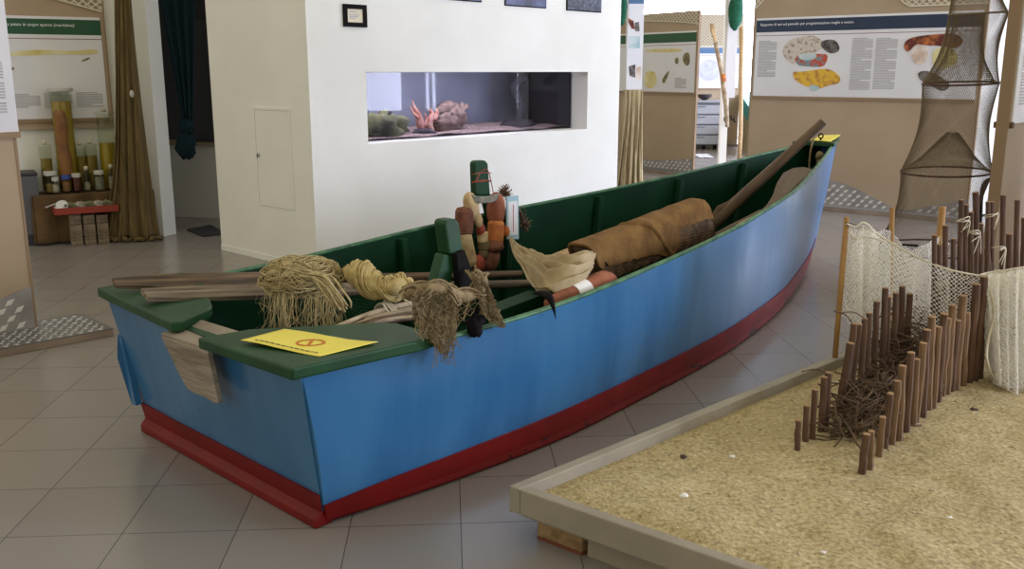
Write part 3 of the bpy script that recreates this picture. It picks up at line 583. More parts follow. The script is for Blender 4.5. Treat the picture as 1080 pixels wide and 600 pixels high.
# dresser with drawers
dp = gz(733, 157.5); Yd = dp.y; xA, xB = dp.x-.5, gy(761.5, 130, Yd).x; zT = gy(748, 108, Yd).z
dr = thing('drawer_cabinet', 'pale grey cabinet of four drawers beyond the green strip panel', 'cabinet', (xA, Yd, 0))
MB().box(0, xB-xA, 0, .5, .09, zT).build('carcass', 'dresser_gap', dr); MB().box(-.03, xB-xA+.03, -.03, .53, zT, zT+.04).build('top', 'dresser', dr)
nD = 4
for i in range(nD):
    za, zb_ = lerp(.11, zT-.02, i/nD), lerp(.11, zT-.02, (i+1)/nD)-.035
    q = MB().box(.02, xB-xA-.02, -.02, 0, za, zb_).build('drawer', 'dresser', dr); MB().box((xB-xA)*.45, (xB-xA)*.65, -.035, -.02, zb_-.04, zb_-.025).build('handle', 'dresser_gap', q)
for x in (.1, xB-xA-.35, xB-xA-.12): MB().lathe([(0, 0), (.04, 0), (.04, .08), (0, .09)], (x, .06, 0), 8).build('castor', 'black', dr)
ds = MB(); c = gy(744, 106.5, Yd+.1); ds.lathe([(.04, 0), (.15, .07), (.16, .12), (.13, .11), (0, .04)], (c.x, Yd+.2, zT+.04), 14); tag(ds.build('dark_bowl', 'rock_dark', org=(c.x, Yd+.2, zT+.04), smooth=True), 'dark bowl on top of the grey drawer cabinet', 'bowl')
for x, y, sx in ((737, 164, .2), (744, 166, .13)):
    s_ = MB(); c = gz(x, y); s_.grid(lambda u, v: c+Vector(((u-.5)*2*sx, (v-.5)*.3, .012+.02*abs(noise.noise(Vector((u*4, v*4, x)))))), 8, 6); tag(thick(s_.build('paper_scrap', 'paper', org=c), .004), 'white paper scrap on the floor before the cabinet, ' + ('nearer the panel' if x < 740 else 'the smaller one'), 'paper')
# hoop net hanging at the right
YF = 6.92
def hoop(cx, y, half): c = gy(cx, y, YF); return c, half*(YF*CP+(H-c.z)*SP)/F
hoops = [hoop(1032, 14, 29), hoop(1013, 88, 37.5), hoop(998, 181, 45), hoop(978, 262, 52)]
fk = thing('hoop_net', 'brown fyke net with wire hoops hanging behind the stakes', 'fishing net', (hoops[3][0].x, YF, 0))
FO = fk.location
for c, r in hoops:
    MB().tube([c+Vector((r*math.cos(2*PI*i/36), r*.93*math.sin(2*PI*i/36), .012*math.sin(2*PI*i/36+1))) for i in range(37)], .0075, 6).build('hoop', 'net_brown' if r < .2 else 'bark', fk, org=FO, smooth=True)
def section(a, b, n, m_=72, pinch=.16, nm='netting'):
    n = int(n*1.5)//2*2; m_ = int(m_*1.5)
    mb = MB(); vs = []
    for i in range(n+1):
        u = i/n; c = a[0].lerp(b[0], u); r = lerp(a[1], b[1], u)*(1-pinch*math.sin(PI*u))
        for j in range(m_): q = 2*PI*(j+.5*(i % 2))/m_; vs.append(c+Vector((r*math.cos(q), r*.93*math.sin(q), 0)))
    fs = []
    for i in range(0, n-1):                              # diamond meshes
        for j in range(m_):
            k = j if i % 2 == 0 else j+1
            jn = (j+1) % m_
            if i % 2 == 0: fs.append((i*m_+jn, (i+1)*m_+jn, (i+2)*m_+jn, (i+1)*m_+j))
            else: fs.append((i*m_+j, (i+1)*m_+jn, (i+2)*m_+j, (i+1)*m_+j))
    mb.add(vs, fs); return wire(mb.build(nm, 'net_brown', fk, org=FO, recalc=False), .0024)
section((hoops[0][0]+Vector((-.12, 0, .45)), .10), hoops[0], 26, 60, .1); section(hoops[0], hoops[1], 34); section(hoops[1], hoops[2], 40); section(hoops[2], hoops[3], 38)
section((hoops[0][0]+Vector((-.06, 0, 0)), .1), (hoops[1][0], .235), 26, 48, .3, 'inner_funnel'); section((hoops[1][0].lerp(hoops[2][0], .55), .04), hoops[2], 24, 48, .12, 'inner_funnel'); 
section(hoops[3], (Vector((hoops[3][0].x-.1, YF, .03)), .36), 16, 60, .05)
MB().tube([hoops[0][0]+Vector((-.12, 0, .45)), hoops[0][0]+Vector((-.12, 0, 1.1))], .006).build('hanging_rope', 'jute', fk, org=FO)
cs = thing('metal_stand', 'bent black metal tube standing behind the stakes', 'stand', gz(1036, 262))
q0 = gy(1034, 262, 7.25); MB().tube(path([(q0.x, 7.25, 0), gy(1034, 225, 7.25), gy(1035, 208, 7.25), gy(1038, 194, 7.25), gy(1045, 189, 7.25), gy(1058, 188, 7.25)], 30), .016, 8).build('tube', 'black_metal', cs, org=cs.location, smooth=True)
MB().tube([gy(1032, 228, 7.25), gy(1046, 226, 7.25)], .012, 6).build('crossbar', 'black_metal', cs, org=cs.location)
# ================================================================== LEFT CORNER: TABLE WITH JARS
TD = .52
fl = LF.l(gz(40, 257)); fr = LF.l(gz(128, 254)); TY = (fl.y+fr.y)/2; TX0, TX1 = fl.x, fl.x+1.05
TZ = LF.px(82, 204, TY)[1]
tt = thing('display_table', 'low table covered in brown burlap holding specimen jars', 'table', LF.w(TX0, TY), LF.a)
TWd = TX1-TX0
MB().box(0, TWd, .0, -TY-.03, TZ-.03, TZ).build('table_top', 'burlap', tt, bevel=.006)
def drp(u, v):
    x = lerp(-.01, TWd+.01, v); fo = .03*u*math.sin(v*26)+.02*math.sin(v*9)*u
    zlow = .02 if (v < .3 or v > .86) else lerp(.02, TZ-.2, min(1, (v-.3)*6)) if v < .5 else lerp(TZ-.2, .02, max(0, (v-.78)*10)) if v < .88 else .02
    return Vector((x, -.012-fo-.015, lerp(TZ+.004, zlow, u)))
thick(MB().grid(drp, 14, 60).build('burlap_cloth', 'burlap', tt, smooth=True), .008)
def drs(u, v): return Vector((-.015-.02*u*math.sin(v*14), lerp(-.02, -TY-.05, v), lerp(TZ+.004, .02, u)))
thick(MB().grid(drs, 8, 20).build('burlap_cloth', 'burlap', tt, smooth=True), .008)
for x, y in ((.06, .05), (TWd-.06, .05), (.06, -TY-.08), (TWd-.06, -TY-.08)): MB().box(x-.025, x+.025, y-.025, y+.025, 0, TZ-.03).build('leg', 'wood_dark', tt)
gpz = LF.px(88, 223, TY-.1)[1]
gpx0 = LF.px(73, 240, TY-.1)[0]
for i in range(3):
    m_ = MB(); x = gpx0+i*.115; m_.box(0, .1, 0, .12, 0, gpz-.012-.01*i); m_.box(.012, .03, -.008, 0, 0, gpz-.02-.01*i); q = m_.build('timber_block', 'wood_grey', org=None, bevel=.006); q.location = LF.w(x, TY-.2); q.rotation_euler = (0, 0, LF.a)
    tag(q, ['grey timber block under the red tray, nearest the bin', 'middle grey timber block of the three under the red tray', 'grey timber block under the red tray, nearest the brown net'][i], 'timber', 'grey timbers under the red tray')
tx0, tx1 = LF.px(57, 222, TY-.2)[0], LF.px(124, 214, TY-.2)[0]; tz = gpz
tr = thing('red_tray', 'shallow red tray of shells leaning in front of the burlap table', 'tray', LF.w(tx0, TY-.24, tz), LF.a)
tl = tx1-tx0
m_ = MB(); m_.box(0, tl, 0, .2, 0, .012); tr_ = m_.build('tray_base', 'tray', tr)
m_ = MB(); [m_.box(*q) for q in ((0, tl, 0, .012, .012, .06), (0, tl, .188, .2, .012, .06), (0, .012, .012, .188, .012, .06), (tl-.012, tl, .012, .188, .012, .06))]; m_.build('tray_rim', 'tray', tr)
r_ = random.Random(3)
for i, (fx, lb) in enumerate(((.27, 'greyish shell in the red tray next to the ladle'), (.42, 'dark curved shell near the middle of the red tray'), (.56, 'pale broad shell past the middle of the red tray'), (.7, 'brown shell toward the net end of the red tray'), (.84, 'small shell at the net end of the red tray'))):
    m_ = MB(); c = LF.w(tx0+tl*fx, TY-.14, tz+.065); m_.blob(c, (.06, .045, .03+.01*r_.random()), jit=.4, freq=2); tag(m_.build('shell', 'shell' if i % 2 else 'rock', org=c, smooth=True), lb, 'shell', 'shells in the red tray')
c = LF.w(tx0+tl*.12, TY-.15, tz+.07); ld = thing('metal_ladle', 'shiny round metal ladle lying in the red tray', 'ladle', c)
rt = Matrix.Rotation(.9, 3, 'X'); MB().lathe([(.0, -.03), (.04, -.022), (.066, 0), (.062, 0), (.036, -.016), (0, -.024)], c, 18, rt).build('bowl', 'steel', ld, org=c, smooth=True); MB().tube([c+Vector((-.05, 0, .02)), c+Vector((-.13, -.03, -.01))], .008).build('handle', 'steel', ld, org=c)
def jar(label, x, yb, yt, wpx, yl, fmat, fill=.8, lid='glass', neck=False, spec=None, tall=False):
    lx, lz1 = LF.px(x, yt, yl); c = LF.w(lx, yl, TZ+.005); hgt = lz1-TZ-.005; sc = (c.y*CP+(H-TZ)*SP)/F; r = wpx/2*sc
    t = thing('specimen_jar', label, 'jar', c, 0, 'specimen jars on the burlap table')
    MB().lathe([(r*.96, 0), (r, .01), (r, hgt*.93), (r*(.8 if neck else 1), hgt*.97), (r*(.8 if neck else 1), hgt), (r*.75, hgt), (r*.95 if not neck else r*.75, hgt*.92), (r*.93, .02), (0, .015)], (0, 0, 0), 20).build('glass_wall', 'glass', t, smooth=True)
    MB().lathe([(0, .018), (r*.9, .018), (r*.9, hgt*fill), (0, hgt*fill)], (0, 0, 0), 18).build('fluid', fmat, t, smooth=False)
    if lid == 'glass':
        MB().lathe([(0, hgt), (r*1.12, hgt), (r*1.12, hgt+.02), (0, hgt+.03)], (0, 0, 0), 20).build('lid', 'glass', t); 
        if not tall: MB().lathe([(.012, hgt+.02), (.022, hgt+.04), (.015, hgt+.06), (0, hgt+.065)], (0, 0, 0), 12).build('knob', 'ceramic', t, smooth=True)
        else: MB().lathe([(r*1.13, hgt-.005), (r*1.2, hgt), (r*1.2, hgt+.025), (r*1.1, hgt+.03), (0, hgt+.03)], (0, 0, 0), 24).build('rim', 'lid_white', t)
    else: MB().lathe([(r*1.02, hgt-.025), (r*1.04, hgt), (r*.98, hgt+.012), (0, hgt+.013)], (0, 0, 0), 18).build('lid', lid, t)
    return t, r, hgt
yb_ = lambda k: TY+k
t, r, hg = jar('tallest jar, yellow fluid and a long brown specimen, on the table', 63, 195, 96, 21, yb_(.19), 'fluid', .9, 'glass', tall=True)
m_ = MB(); m_.tube(path([(-.01, -r*.5, .05), (.015, -r*.6, hg*.25), (.005, -r*.62, hg*.5), (.012, -r*.6, hg*.7), (-.005, -r*.5, hg*.86)], 20), [.04]+[.062]*18+[.02, .01], 10, flat=.9); m_.build('specimen', 'specimen', t, smooth=True)
jar('slim jar with a pale specimen and glass knob, beside the grey bin', 47, 200, 155, 12, yb_(.2), 'fluid_dark', .75); jar('tall wide jar with yellow fluid, nearest the brown net', 110, 196, 120, 17, yb_(.2), 'fluid', .62, 'glass')
jar('knobbed olive jar standing right behind the red jar', 84, 196, 156, 11, yb_(.21), 'fluid_dark', .8); jar('knobbed olive jar between the olive jar and the wide yellow jar', 95, 196, 154, 12, yb_(.22), 'fluid_dark', .78)
jar('squat jar with a white lid at the bin end of the front row', 52.5, 200, 182, 13, yb_(.08), 'fluid_dark', .5, 'lid_white'); jar('small round clear jar, front row beside the white lidded jar', 58, 200, 188, 7, yb_(.03), 'shell', .6, 'lid_white', True); jar('small jar with a blue lid in the front row', 69, 198, 186, 9, yb_(.05), 'specimen', .7, 'lid_blue'); jar('small jar of dark red contents in the front row', 80, 197, 184, 9, yb_(.06), 'red_jam', .85, 'lid_white'); jar('small clear jar in the front row after the red one', 91, 195, 182, 7, yb_(.07), 'shell', .5, 'glass'); jar('small jar of grey contents with a bright lid toward the net', 104, 195, 181, 10, yb_(.06), 'rope_grey', .75, 'lid_white'); jar('little pale jar at the net end of the front row', 117, 194, 180, 8, yb_(.06), 'shell', .7, 'glass')
bx0, bz1 = LF.px(20, 186, TY+.02); bx1 = LF.px(39, 186, TY+.02)[0]
bn_ = thing('waste_bin', 'grey waste bin standing between the table and the near panel', 'bin', LF.w(bx0, TY+.02), LF.a)
q = bx1-bx0; MB().hexa([(.01, 0, .1), (q-.0, 0, .1), (q-.0, .28, .1), (.01, .28, .1), (0, -.02, bz1), (q, -.02, bz1), (q, .3, bz1), (0, .3, bz1)]).build('body', 'bin', bn_, bevel=.01); MB().box(.01, q-.01, .005, .27, 0, .1).build('base', 'bin_dark', bn_); MB().box(-.005, q+.005, -.025, .305, bz1, bz1+.03).build('lid', 'bin_dark', bn_, bevel=.008)
# ================================================================== ROWING BOAT (local x = along the boat, y = away from the viewer)
BO = Frame((-1.22, 3.62), math.radians(49))
def bz(x, y, z): return BO.l(gz(x, y, z))                # pixel at height z -> boat coordinates
def bp(x, y, yl): q = BO.px(x, y, yl); return Vector((q[0], yl, q[1]))   # pixel on the lengthwise plane y = yl
BW = BO.w
def W3(p): return BO.w(p[0], p[1], p[2])
cT = [(-.12, .04), (.5, .055), (1.1, .07), (2.2, .04), (3.4, .045), (4.1, .035), (4.8, -.01), (5.4, -.05), (6.14, -.085)]
hT = [(-.12, .76), (.4, .825), (1.1, .85), (1.6, .85), (2.2, .825), (2.84, .755), (3.4, .665), (4.1, .545), (4.8, .40), (5.4, .27), (5.9, .14), (6.14, .075)]
zT_ = [(-.12, .62), (.3, .62), (1.0, .635), (2.0, .685), (2.8, .728), (3.4, .765), (4.1, .815), (4.8, .872), (5.4, .93), (6.14, 1.0)]
kT = [(-.03, .665), (.25, .71), (.6, .755), (1.27, .79), (1.73, .79), (2.3, .775), (2.88, .72), (3.4, .635), (4.07, .51), (4.9, .325), (5.4, .19), (5.87, .04)]
rT = [(-.03, .02), (1, .012), (3.3, .014), (4.1, .022), (4.9, .035), (5.4, .055), (5.87, .1)]
bT = [(-.03, .06), (.3, .10), (.7, .125), (1.3, .14), (3.5, .145), (4.6, .14), (5.4, .125), (5.87, .09)]
UG0, UG1, UC0, UC1 = -.076, 6.14, .04, 5.87
def gun(s, sd):                                          # sd +1 = near side, -1 = far side
    u = lerp(UG0, UG1, s); return Vector((u-sd*.052*max(0, 1-s*6)**1.5, -(interp(cT, u)+sd*interp(hT, u)), interp(zT_, u)))
def chn(s, sd):
    u = lerp(UC0, UC1, s); return Vector((u-sd*.035*max(0, 1-s*6)**1.5, -(interp(cT, u+(UG0-UC0)*(1-s)+(UG1-UC1)*s)+sd*interp(kT, u)), interp(rT, u)))
def side(s, q, sd, out=0):
    p = chn(s, sd).lerp(gun(s, sd), q); p.y -= sd*(.018*math.sin(PI*q)+out); return p
boat = thing('rowing_boat', 'long blue wooden rowing boat, green inside, with red bottom band', 'boat', BO.o, BO.a)
NS = 64
for sd, nm in ((1, 'near'), (-1, 'far')):
    m_ = MB(); th = .028
    inn = lambda s, q: (lambda p: Vector((p.x, p.y+sd*min(th, abs(p.y+interp(cT, p.x))*.8), p.z)))(side(s, q, sd))
    m_.grid(lambda s, q: side(s, q, sd), NS, 10, mi=0); m_.grid(inn, NS, 10, mi=1)
    m_.grid(lambda s, q: side(s, 1, sd).lerp(inn(s, 1), q), NS, 1, mi=2)
    m_.grid(lambda q, s: side(0, s, sd).lerp(inn(0, s), q), 1, 10, mi=0); m_.grid(lambda q, s: side(1, s, sd).lerp(inn(1, s), q), 1, 10, mi=0)
    o = m_.build('side_planking', ['blue', 'green_in', 'green_edge'], boat, smooth=True, weld=True)
    e = o.modifiers.new('es', 'EDGE_SPLIT'); e.split_angle = math.radians(40)
    m_ = MB(); qb = lambda s: interp(bT, lerp(UC0, UC1, s))/(gun(s, sd).z-chn(s, sd).z)
    m_.grid(lambda s, q: side(s, q*qb(s), sd, .010), NS, 3, mi=0)
    m_.grid(lambda s, q: side(s, qb(s), sd, .010*(1-q)), NS, 1, mi=0); m_.grid(lambda s, q: side(s, 0, sd, .010-.06*q)+Vector((0, 0, -.004)), NS, 1, mi=0)
    m_.grid(lambda q, s: side(0, s*qb(0), sd, .01-.03*q), 1, 3, mi=0)
    o = m_.build('bottom_band', 'red', boat, smooth=True, weld=True); e = o.modifiers.new('es', 'EDGE_SPLIT'); e.split_angle = math.radians(40)
    m_ = MB(); m_.grid(lambda s, q: side(.05+.83*s, qb(.05+.83*s)*(.02+.26*q), sd, .0112), NS, 2); m_.build('band_foot', 'red_chipped', boat, smooth=True)
    # thin painted cap along the top edge
    m_ = MB(); a0, a1 = [], []
    for i in range(NS+1):
        p = gun(i/NS, sd); a0.append(p+Vector((0, 0, .004)))
    m_.tube([p+Vector((0, sd*.014, 0)) for p in a0], .012, 6, flat=1); m_.build('gunwale', 'green_edge', boat, smooth=True)
    for k, u in enumerate((.95, 1.75, 2.62, 3.45, 4.3, 5.1)):
        s = (u-UG0)/(UG1-UG0); a = inn(s, .0); b = inn(s, .97)
        MB().bar(a+Vector((0, sd*.02, .02)), b+Vector((0, sd*.02, .0)), .05, .045, up=(0, 1, 0)).build('rib', 'green_in', boat, bevel=.006)
m_ = MB(); m_.grid(lambda s, q: chn(s, 1).lerp(chn(s, -1), q)+Vector((0, 0, .0)), NS, 6, mi=0); m_.grid(lambda s, q: chn(s, 1).lerp(chn(s, -1), q)+Vector((0, 0, .03)), NS, 6, mi=1)
m_.build('bottom_boards', ['red_chipped', 'green_in'], boat, recalc=False)
# stem
st = MB(); a, b = Vector((UG1, 0, 0)), None
tp, bt = gun(1, 1), chn(1, 1); tf, bf = gun(1, -1), chn(1, -1)
st.hexa([bt+Vector((0, -.008, -.01)), bf+Vector((0, .008, -.01)), bf+Vector((.05, 0, -.01)), bt+Vector((.05, 0, -.01)), tp+Vector((0, -.01, .012)), tf+Vector((0, .01, .012)), tf+Vector((.05, -.02, .012)), tp+Vector((.05, .02, .012))]); st.build('stem', 'blue', boat, bevel=.006)
# transom, red foot, corner batten
tr0 = [chn(0, 1), chn(0, -1), gun(0, -1), gun(0, 1)]
MB().prism([p+Vector((-.006, 0, 0)) for p in tr0], (.03, 0, 0)).build('transom', 'blue', boat)
cn, cf = chn(0, 1), chn(0, -1)
m_ = MB(); prf = [(-.05, -.018), (-.05, .018), (-.02, .046), (.03, .046), (.03, -.018)]
e0 = [Vector((cn.x+a, cn.y-.008, cn.z+q)) for a, q in prf]; e1 = [Vector((cf.x+a, cf.y+.008, cf.z+q)) for a, q in prf]
m_.add(e0+e1, [(0, 1, 2, 3, 4), (9, 8, 7, 6, 5)]+[(i, (i+1) % 5, 5+(i+1) % 5, 5+i) for i in range(5)]); m_.build('transom_foot', 'red', boat, bevel=.008)
m_ = MB(); f = lambda q, sd: chn(0, sd).lerp(gun(0, sd), q)
m_.hexa([f(.0, 1)+Vector((-.016, 0, 0)), f(0, -1)+Vector((-.016, 0, 0)), f(0, -1), f(0, 1), f(.19, 1)+Vector((-.016, 0, 0)), f(.19, -1)+Vector((-.016, 0, 0)), f(.19, -1), f(.19, 1)]); m_.build('transom_band', 'red', boat)
m_ = MB(); m_.prism([f(.19, -1)+Vector((-.05, .012, 0)), f(.19, -1)+Vector((-.05, -.025, 0)), f(.70, -1)+Vector((-.012, -.02, 0)), f(.72, -1)+Vector((-.01, .012, 0)), f(.55, -1)+Vector((-.045, .014, 0))], (.03, 0, 0)); m_.build('corner_batten', 'blue', boat)
# corner decks at the stern
def deck(poly, nm='stern_deck'): return MB().prism([(u, -v, .626) for u, v in poly], (0, 0, .042)).build(nm, 'green', boat, bevel=.008)
deck([(-.055, -.765), (-.15, .03), (-.12, .05), (.055, -.04), (.10, -.09), (.36, -.60), (.38, -.79)])
deck([(-.20, .295), (-.20, .855), (.30, .925), (.40, .925), (.41, .68), (.37, .62), (-.01, .335)])
MB().bar(gun(0, 1)+Vector((.008, .01, .002)), gun(0, -1)+Vector((.008, -.01, .002)), .05, .02).build('transom_cap', 'green', boat, bevel=.004)
# worn patch board over the transom notch
pt = lambda x, y, z: bz(x, y, z)
a, b, c, d = pt(186, 355, .6), pt(226, 372, .6), pt(238, 424, .41), pt(203, 409, .415)
off = min(p.x for p in (a, b, c, d))
f_ = lambda y, z: -.03-.09*(z-.02)/.6-.012
pl_ = [Vector((f_(0, z)-.012, y, z)) for y, z in ((.036, .60), (-.291, .60), (-.289, .40), (-.255, .392), (-.20, .402), (-.12, .400), (-.075, .408), (-.04, .455))]
m_ = MB(); m_.prism(pl_, (-.02, 0, 0)); m_.hexa([(f_(0, .6)-.03, (.036), .598), (f_(0, .6)-.03, -.291, .598), (.0, -.286, .630), (.0, .02, .630), (f_(0, .6)-.03, .036, .616), (f_(0, .6)-.03, -.291, .616), (.0, -.286, .642), (.0, .02, .642)])
q = m_.build('patch_board', 'patch', boat, bevel=.002); q['label'] = 'bare weathered board patched over the stern notch'
# bow plate, ring bolt
sb = .955
g1, g2 = gun(sb, 1), gun(sb, -1); g3, g4 = gun(1, -1), gun(1, 1); up = Vector((0, 0, .008))
MB().prism([g1+up+Vector((0, -.012, 0)), g2+up+Vector((-.02, .05, 0)), g3+up+Vector((.04, .02, 0)), g4+up+Vector((.04, -.012, 0))], (0, 0, .03)).build('bow_plate', 'green', boat, bevel=.004)
rb = MB(); c = BO.l(gz(851, 151, 1.03)); 
cc = g1.lerp(g2, .45)+Vector((.06, 0, .035)); rb.tube([cc, cc+Vector((0, 0, .035))], .008, 8); rb.tube([cc+Vector((0, .02*math.cos(t/8*PI), .055+.02*math.sin(t/8*PI))) for t in range(17)], .006, 6); rb.build('ring_bolt', 'black', boat)
# upright oar posts
def slab(pix, yl, dy, nm, mt='green', bev=.008, par=boat):
    pts = [bp(x, y, yl) for x, y in pix]; return MB().prism(pts, (0, dy, 0)).build(nm, mt, par, bevel=bev)
YN = -.80
slab([(468, 268), (484, 269), (454, 372), (440, 372)], YN, .05, 'oar_post')
slab([(469, 236), (471, 232), (481, 230.5), (484.5, 235), (489, 263), (486, 268.5), (474, 268.5)], YN-.006, .062, 'oar_post', bev=.010)
YFp = .70
slab([(501, 172), (503, 169.5), (512, 169), (515, 172), (517.5, 206), (502, 207)], YFp, .05, 'oar_post', bev=.01)
slab([(497, 205), (507, 205), (497, 296), (482, 296)], YFp+.01, .03, 'oar_post'); slab([(509, 205), (517.5, 204), (546, 292), (528, 292)], YFp+.01, .03, 'oar_post')
slab([(490, 240), (530, 240), (534, 252), (488, 252)], YFp+.02, .04, 'oar_post_crossbar', 'green')
# ================================================================== THINGS IN THE BOAT
def axis_thing(name, label, cat, a, b, group=None, roll=None):   # empty at a with local x towards b
    a, b = Vector(a), Vector(b); d = (b-a).normalized(); o = thing(name, label, cat, a, 0, group)
    y = Vector((0, 0, 1)).cross(d).normalized(); z = d.cross(y); mt = Matrix((d, y, z)).transposed()
    if roll: mt = mt @ Matrix.Rotation(roll, 3, 'X')
    o.rotation_euler = mt.to_euler(); return o, (b-a).length
def oar(label, a, b, bl, bw_, mt, sh=.022, roll=0, jag=False):
    o, L = axis_thing('wooden_oar', label, 'oar', a, b, 'old oars lying across the stern', roll)
    n = 18; m_ = MB(); prof = []
    for i in range(n+1):
        u = i/n; x = bl*u; wd = bw_*min(1, .72+u*1.4) if u < .6 else lerp(bw_, sh, ((u-.6)/.4)**1.3)
        if jag and i < 4: wd *= .72+.1*i
        prof.append((x, wd))
    top = [(x, wd, 0) for x, wd in prof]; bot = [(x, -wd*(.85 if jag and i < 3 else 1), 0) for i, (x, wd) in enumerate(prof)]
    m_.prism([Vector(p)-Vector((0, 0, .010)) for p in top+bot[::-1]], (0, 0, .02)); m_.build('blade', mt, o, bevel=.003)
    MB().tube([(bl*.8, 0, 0), (bl, 0, 0), (L*.6, 0, 0), (L, 0, 0)], [.014, sh, sh, sh*.95], 10).build('shaft', mt, o, smooth=True); return o
oar('upper oar, its dark split blade jutting furthest over the stern', gz(120, 299, .715), gz(549, 289, .45), 1.25, .055, 'wood_dark', roll=.45, jag=True)
oar('lower oar with grey weathered blade across the stern, nearer the yellow notice', gz(152, 311, .705), gz(566, 299, .42), 1.35, .062, 'wood_grey', .026, roll=.25)
def oneobj(m_, name, label, cat, mt, org, group=None, smooth=True, kind=None): return tag(m_.build(name, mt, org=org, smooth=smooth), label, cat, group, kind)
def strands(c, rad, n, r, rnd, sq=.0, k=22, span=1.0):
    m_ = MB()
    for i in range(n):
        a = Vector((rnd.gauss(0, 1), rnd.gauss(0, 1), rnd.gauss(0, .8))).normalized(); b = a.orthogonal().normalized(); b = (Matrix.Rotation(rnd.random()*6.28, 3, a) @ b); s_ = rnd.uniform(.86, 1.06); ph = rnd.random()*6; am = rnd.uniform(.04, .14); q = rnd.uniform(.35, 1)*span
        pts = []
        for j in range(k):
            t = ph+2*PI*q*j/(k-1); v = (a*math.cos(t)+b*math.sin(t)).normalized()*s_*(1+am*math.sin(5*t+ph))
            pts.append(c+Vector((v.x*rad[0], v.y*rad[1], max(v.z, -.75)*rad[2])))
        m_.tube(pts, r, 4)
    return m_
rnd = random.Random(11)
# sisal net heaped on the oars
nc = gz(318, 300, .70)+Vector((0, 0, .03)); dX = BO.ex; 
sn = thing('sisal_net', 'heap of pale sisal net lying over both oars near the stern', 'net', nc-Vector((0, 0, .06)))
rad = (.165, .15, .088)
MB().blob(nc, (.145, .13, .074), 22, 12, jit=.5, freq=4).build('net_core', 'sisal', sn, org=sn.location, smooth=True)
strands(nc, rad, 150, .0023, rnd).build('loose_strands', 'sisal', sn, org=sn.location, smooth=True)
m_ = MB()
for i in range(16):                                      # thick fold running down to the loop on the right
    o_ = Vector((rnd.gauss(0, .014), rnd.gauss(0, .014), rnd.gauss(0, .010))); p = path([gz(322, 290, .78)+o_, gz(338, 293, .77)+o_, gz(348, 306, .73)+o_, gz(357, 318, .69)+o_, gz(361+rnd.gauss(0, 2), 325, .66)+o_], 18); m_.tube(p, .0045, 5)
p = path([gz(329, 292, .8), gz(344, 303, .76), gz(354, 320, .69), gz(359, 326, .66), gz(362, 321, .67), gz(352, 303, .75), gz(341, 291, .79), gz(345, 296, .72), gz(348, 301, .7)], 40); m_.tube(p, .0045, 6)
m_.build('fold', 'sisal', sn, org=sn.location, smooth=True)
m_ = MB()
for i in range(170):
    x = rnd.choice([rnd.uniform(274, 366), rnd.gauss(300, 8), rnd.gauss(338, 12)]); yt = 306+rnd.uniform(-6, 10); zt_ = .70; a = gz(x, yt, zt_); L = rnd.uniform(.10, .26) if 285 < x < 350 else rnd.uniform(.05, .2); s_ = rnd.gauss(0, .02)
    m_.tube([a, a+Vector((s_*.3, -.03, -L*.3)), a+Vector((s_, -.04+rnd.gauss(0, .01), -L*.7)), a+Vector((s_+rnd.gauss(0, .03), -.04+rnd.gauss(0, .03), -L))], rnd.uniform(.0006, .0011), 3)
m_.build('fringe', 'sisal', sn, org=sn.location)
# twisted hank
hk = thing('twine_hank', 'twisted hank of yellowish twine between the heap and the near oar post', 'twine', gz(392, 300, .66))
pp = path([gz(362, 288, .74), gz(372, 287, .75), gz(383, 290, .75), gz(392, 299, .72), (gz(402, 305, .70)), gz(414, 303, .71), gz(424, 301, .71), gz(434, 304, .70)], 40); rs = [interp([(0, .012), (8, .05), (14, .062), (20, .05), (24, .032), (30, .052), (35, .045), (40, .02)], i) for i in range(41)]
m_ = MB(); nS = 26
for k in range(nS):
    pts = []
    for i, p in enumerate(pp):
        a = 2*PI*k/nS+i*.33; rr = rs[i]*(.72+.38*abs(math.sin(1.5*(2*PI*k/nS)))); rr *= 1+.25*noise.noise(p*25+Vector((k, 0, 0))); pts.append(p+Vector((math.cos(a)*rr*.7, math.cos(a)*rr*.5, math.sin(a)*rr)))
    m_.tube(pts, .0058, 5)
m_.tube(pp, [r*.75 for r in rs], 10); m_.build('twisted_strands', 'hank', hk, org=hk.location, smooth=True)
m_ = MB(); m_.tube(path([gz(362, 288, .74), gz(356, 288, .73), gz(362, 284, .74), gz(370, 285, .76)], 12), .006, 5); m_.build('loose_end', 'hank', hk, org=hk.location, smooth=True)
# green netting inside, behind the oars
m_ = MB(); 
def dia(fn, nu, nv):
    idx, vs, fs = {}, [], []
    for i in range(nu+1):
        for j in range(nv+1):
            if (i+j) % 2 == 0: idx[i, j] = len(vs); vs.append(fn(i/nu, j/nv))
    for i in range(nu+1):
        for j in range(nv+1):
            if (i+j) % 2 == 1 and 0 < i < nu and 0 < j < nv: fs.append((idx[i-1, j], idx[i, j-1], idx[i+1, j], idx[i, j+1]))
    return MB().add(vs, fs)
g0, g1 = gz(345, 306, .58), gz(420, 299, .58)
q = dia(lambda u, v: g0.lerp(g1, u)+Vector((.02*math.sin(u*9+v*4), .10*v-.03, .02-.16*v+.015*math.sin(u*14))), 40, 14).build('green_net', 'green_edge', org=g0, recalc=False); wire(q, .003); tag(q, 'green net sagging inside the boat behind the twine hank', 'net')
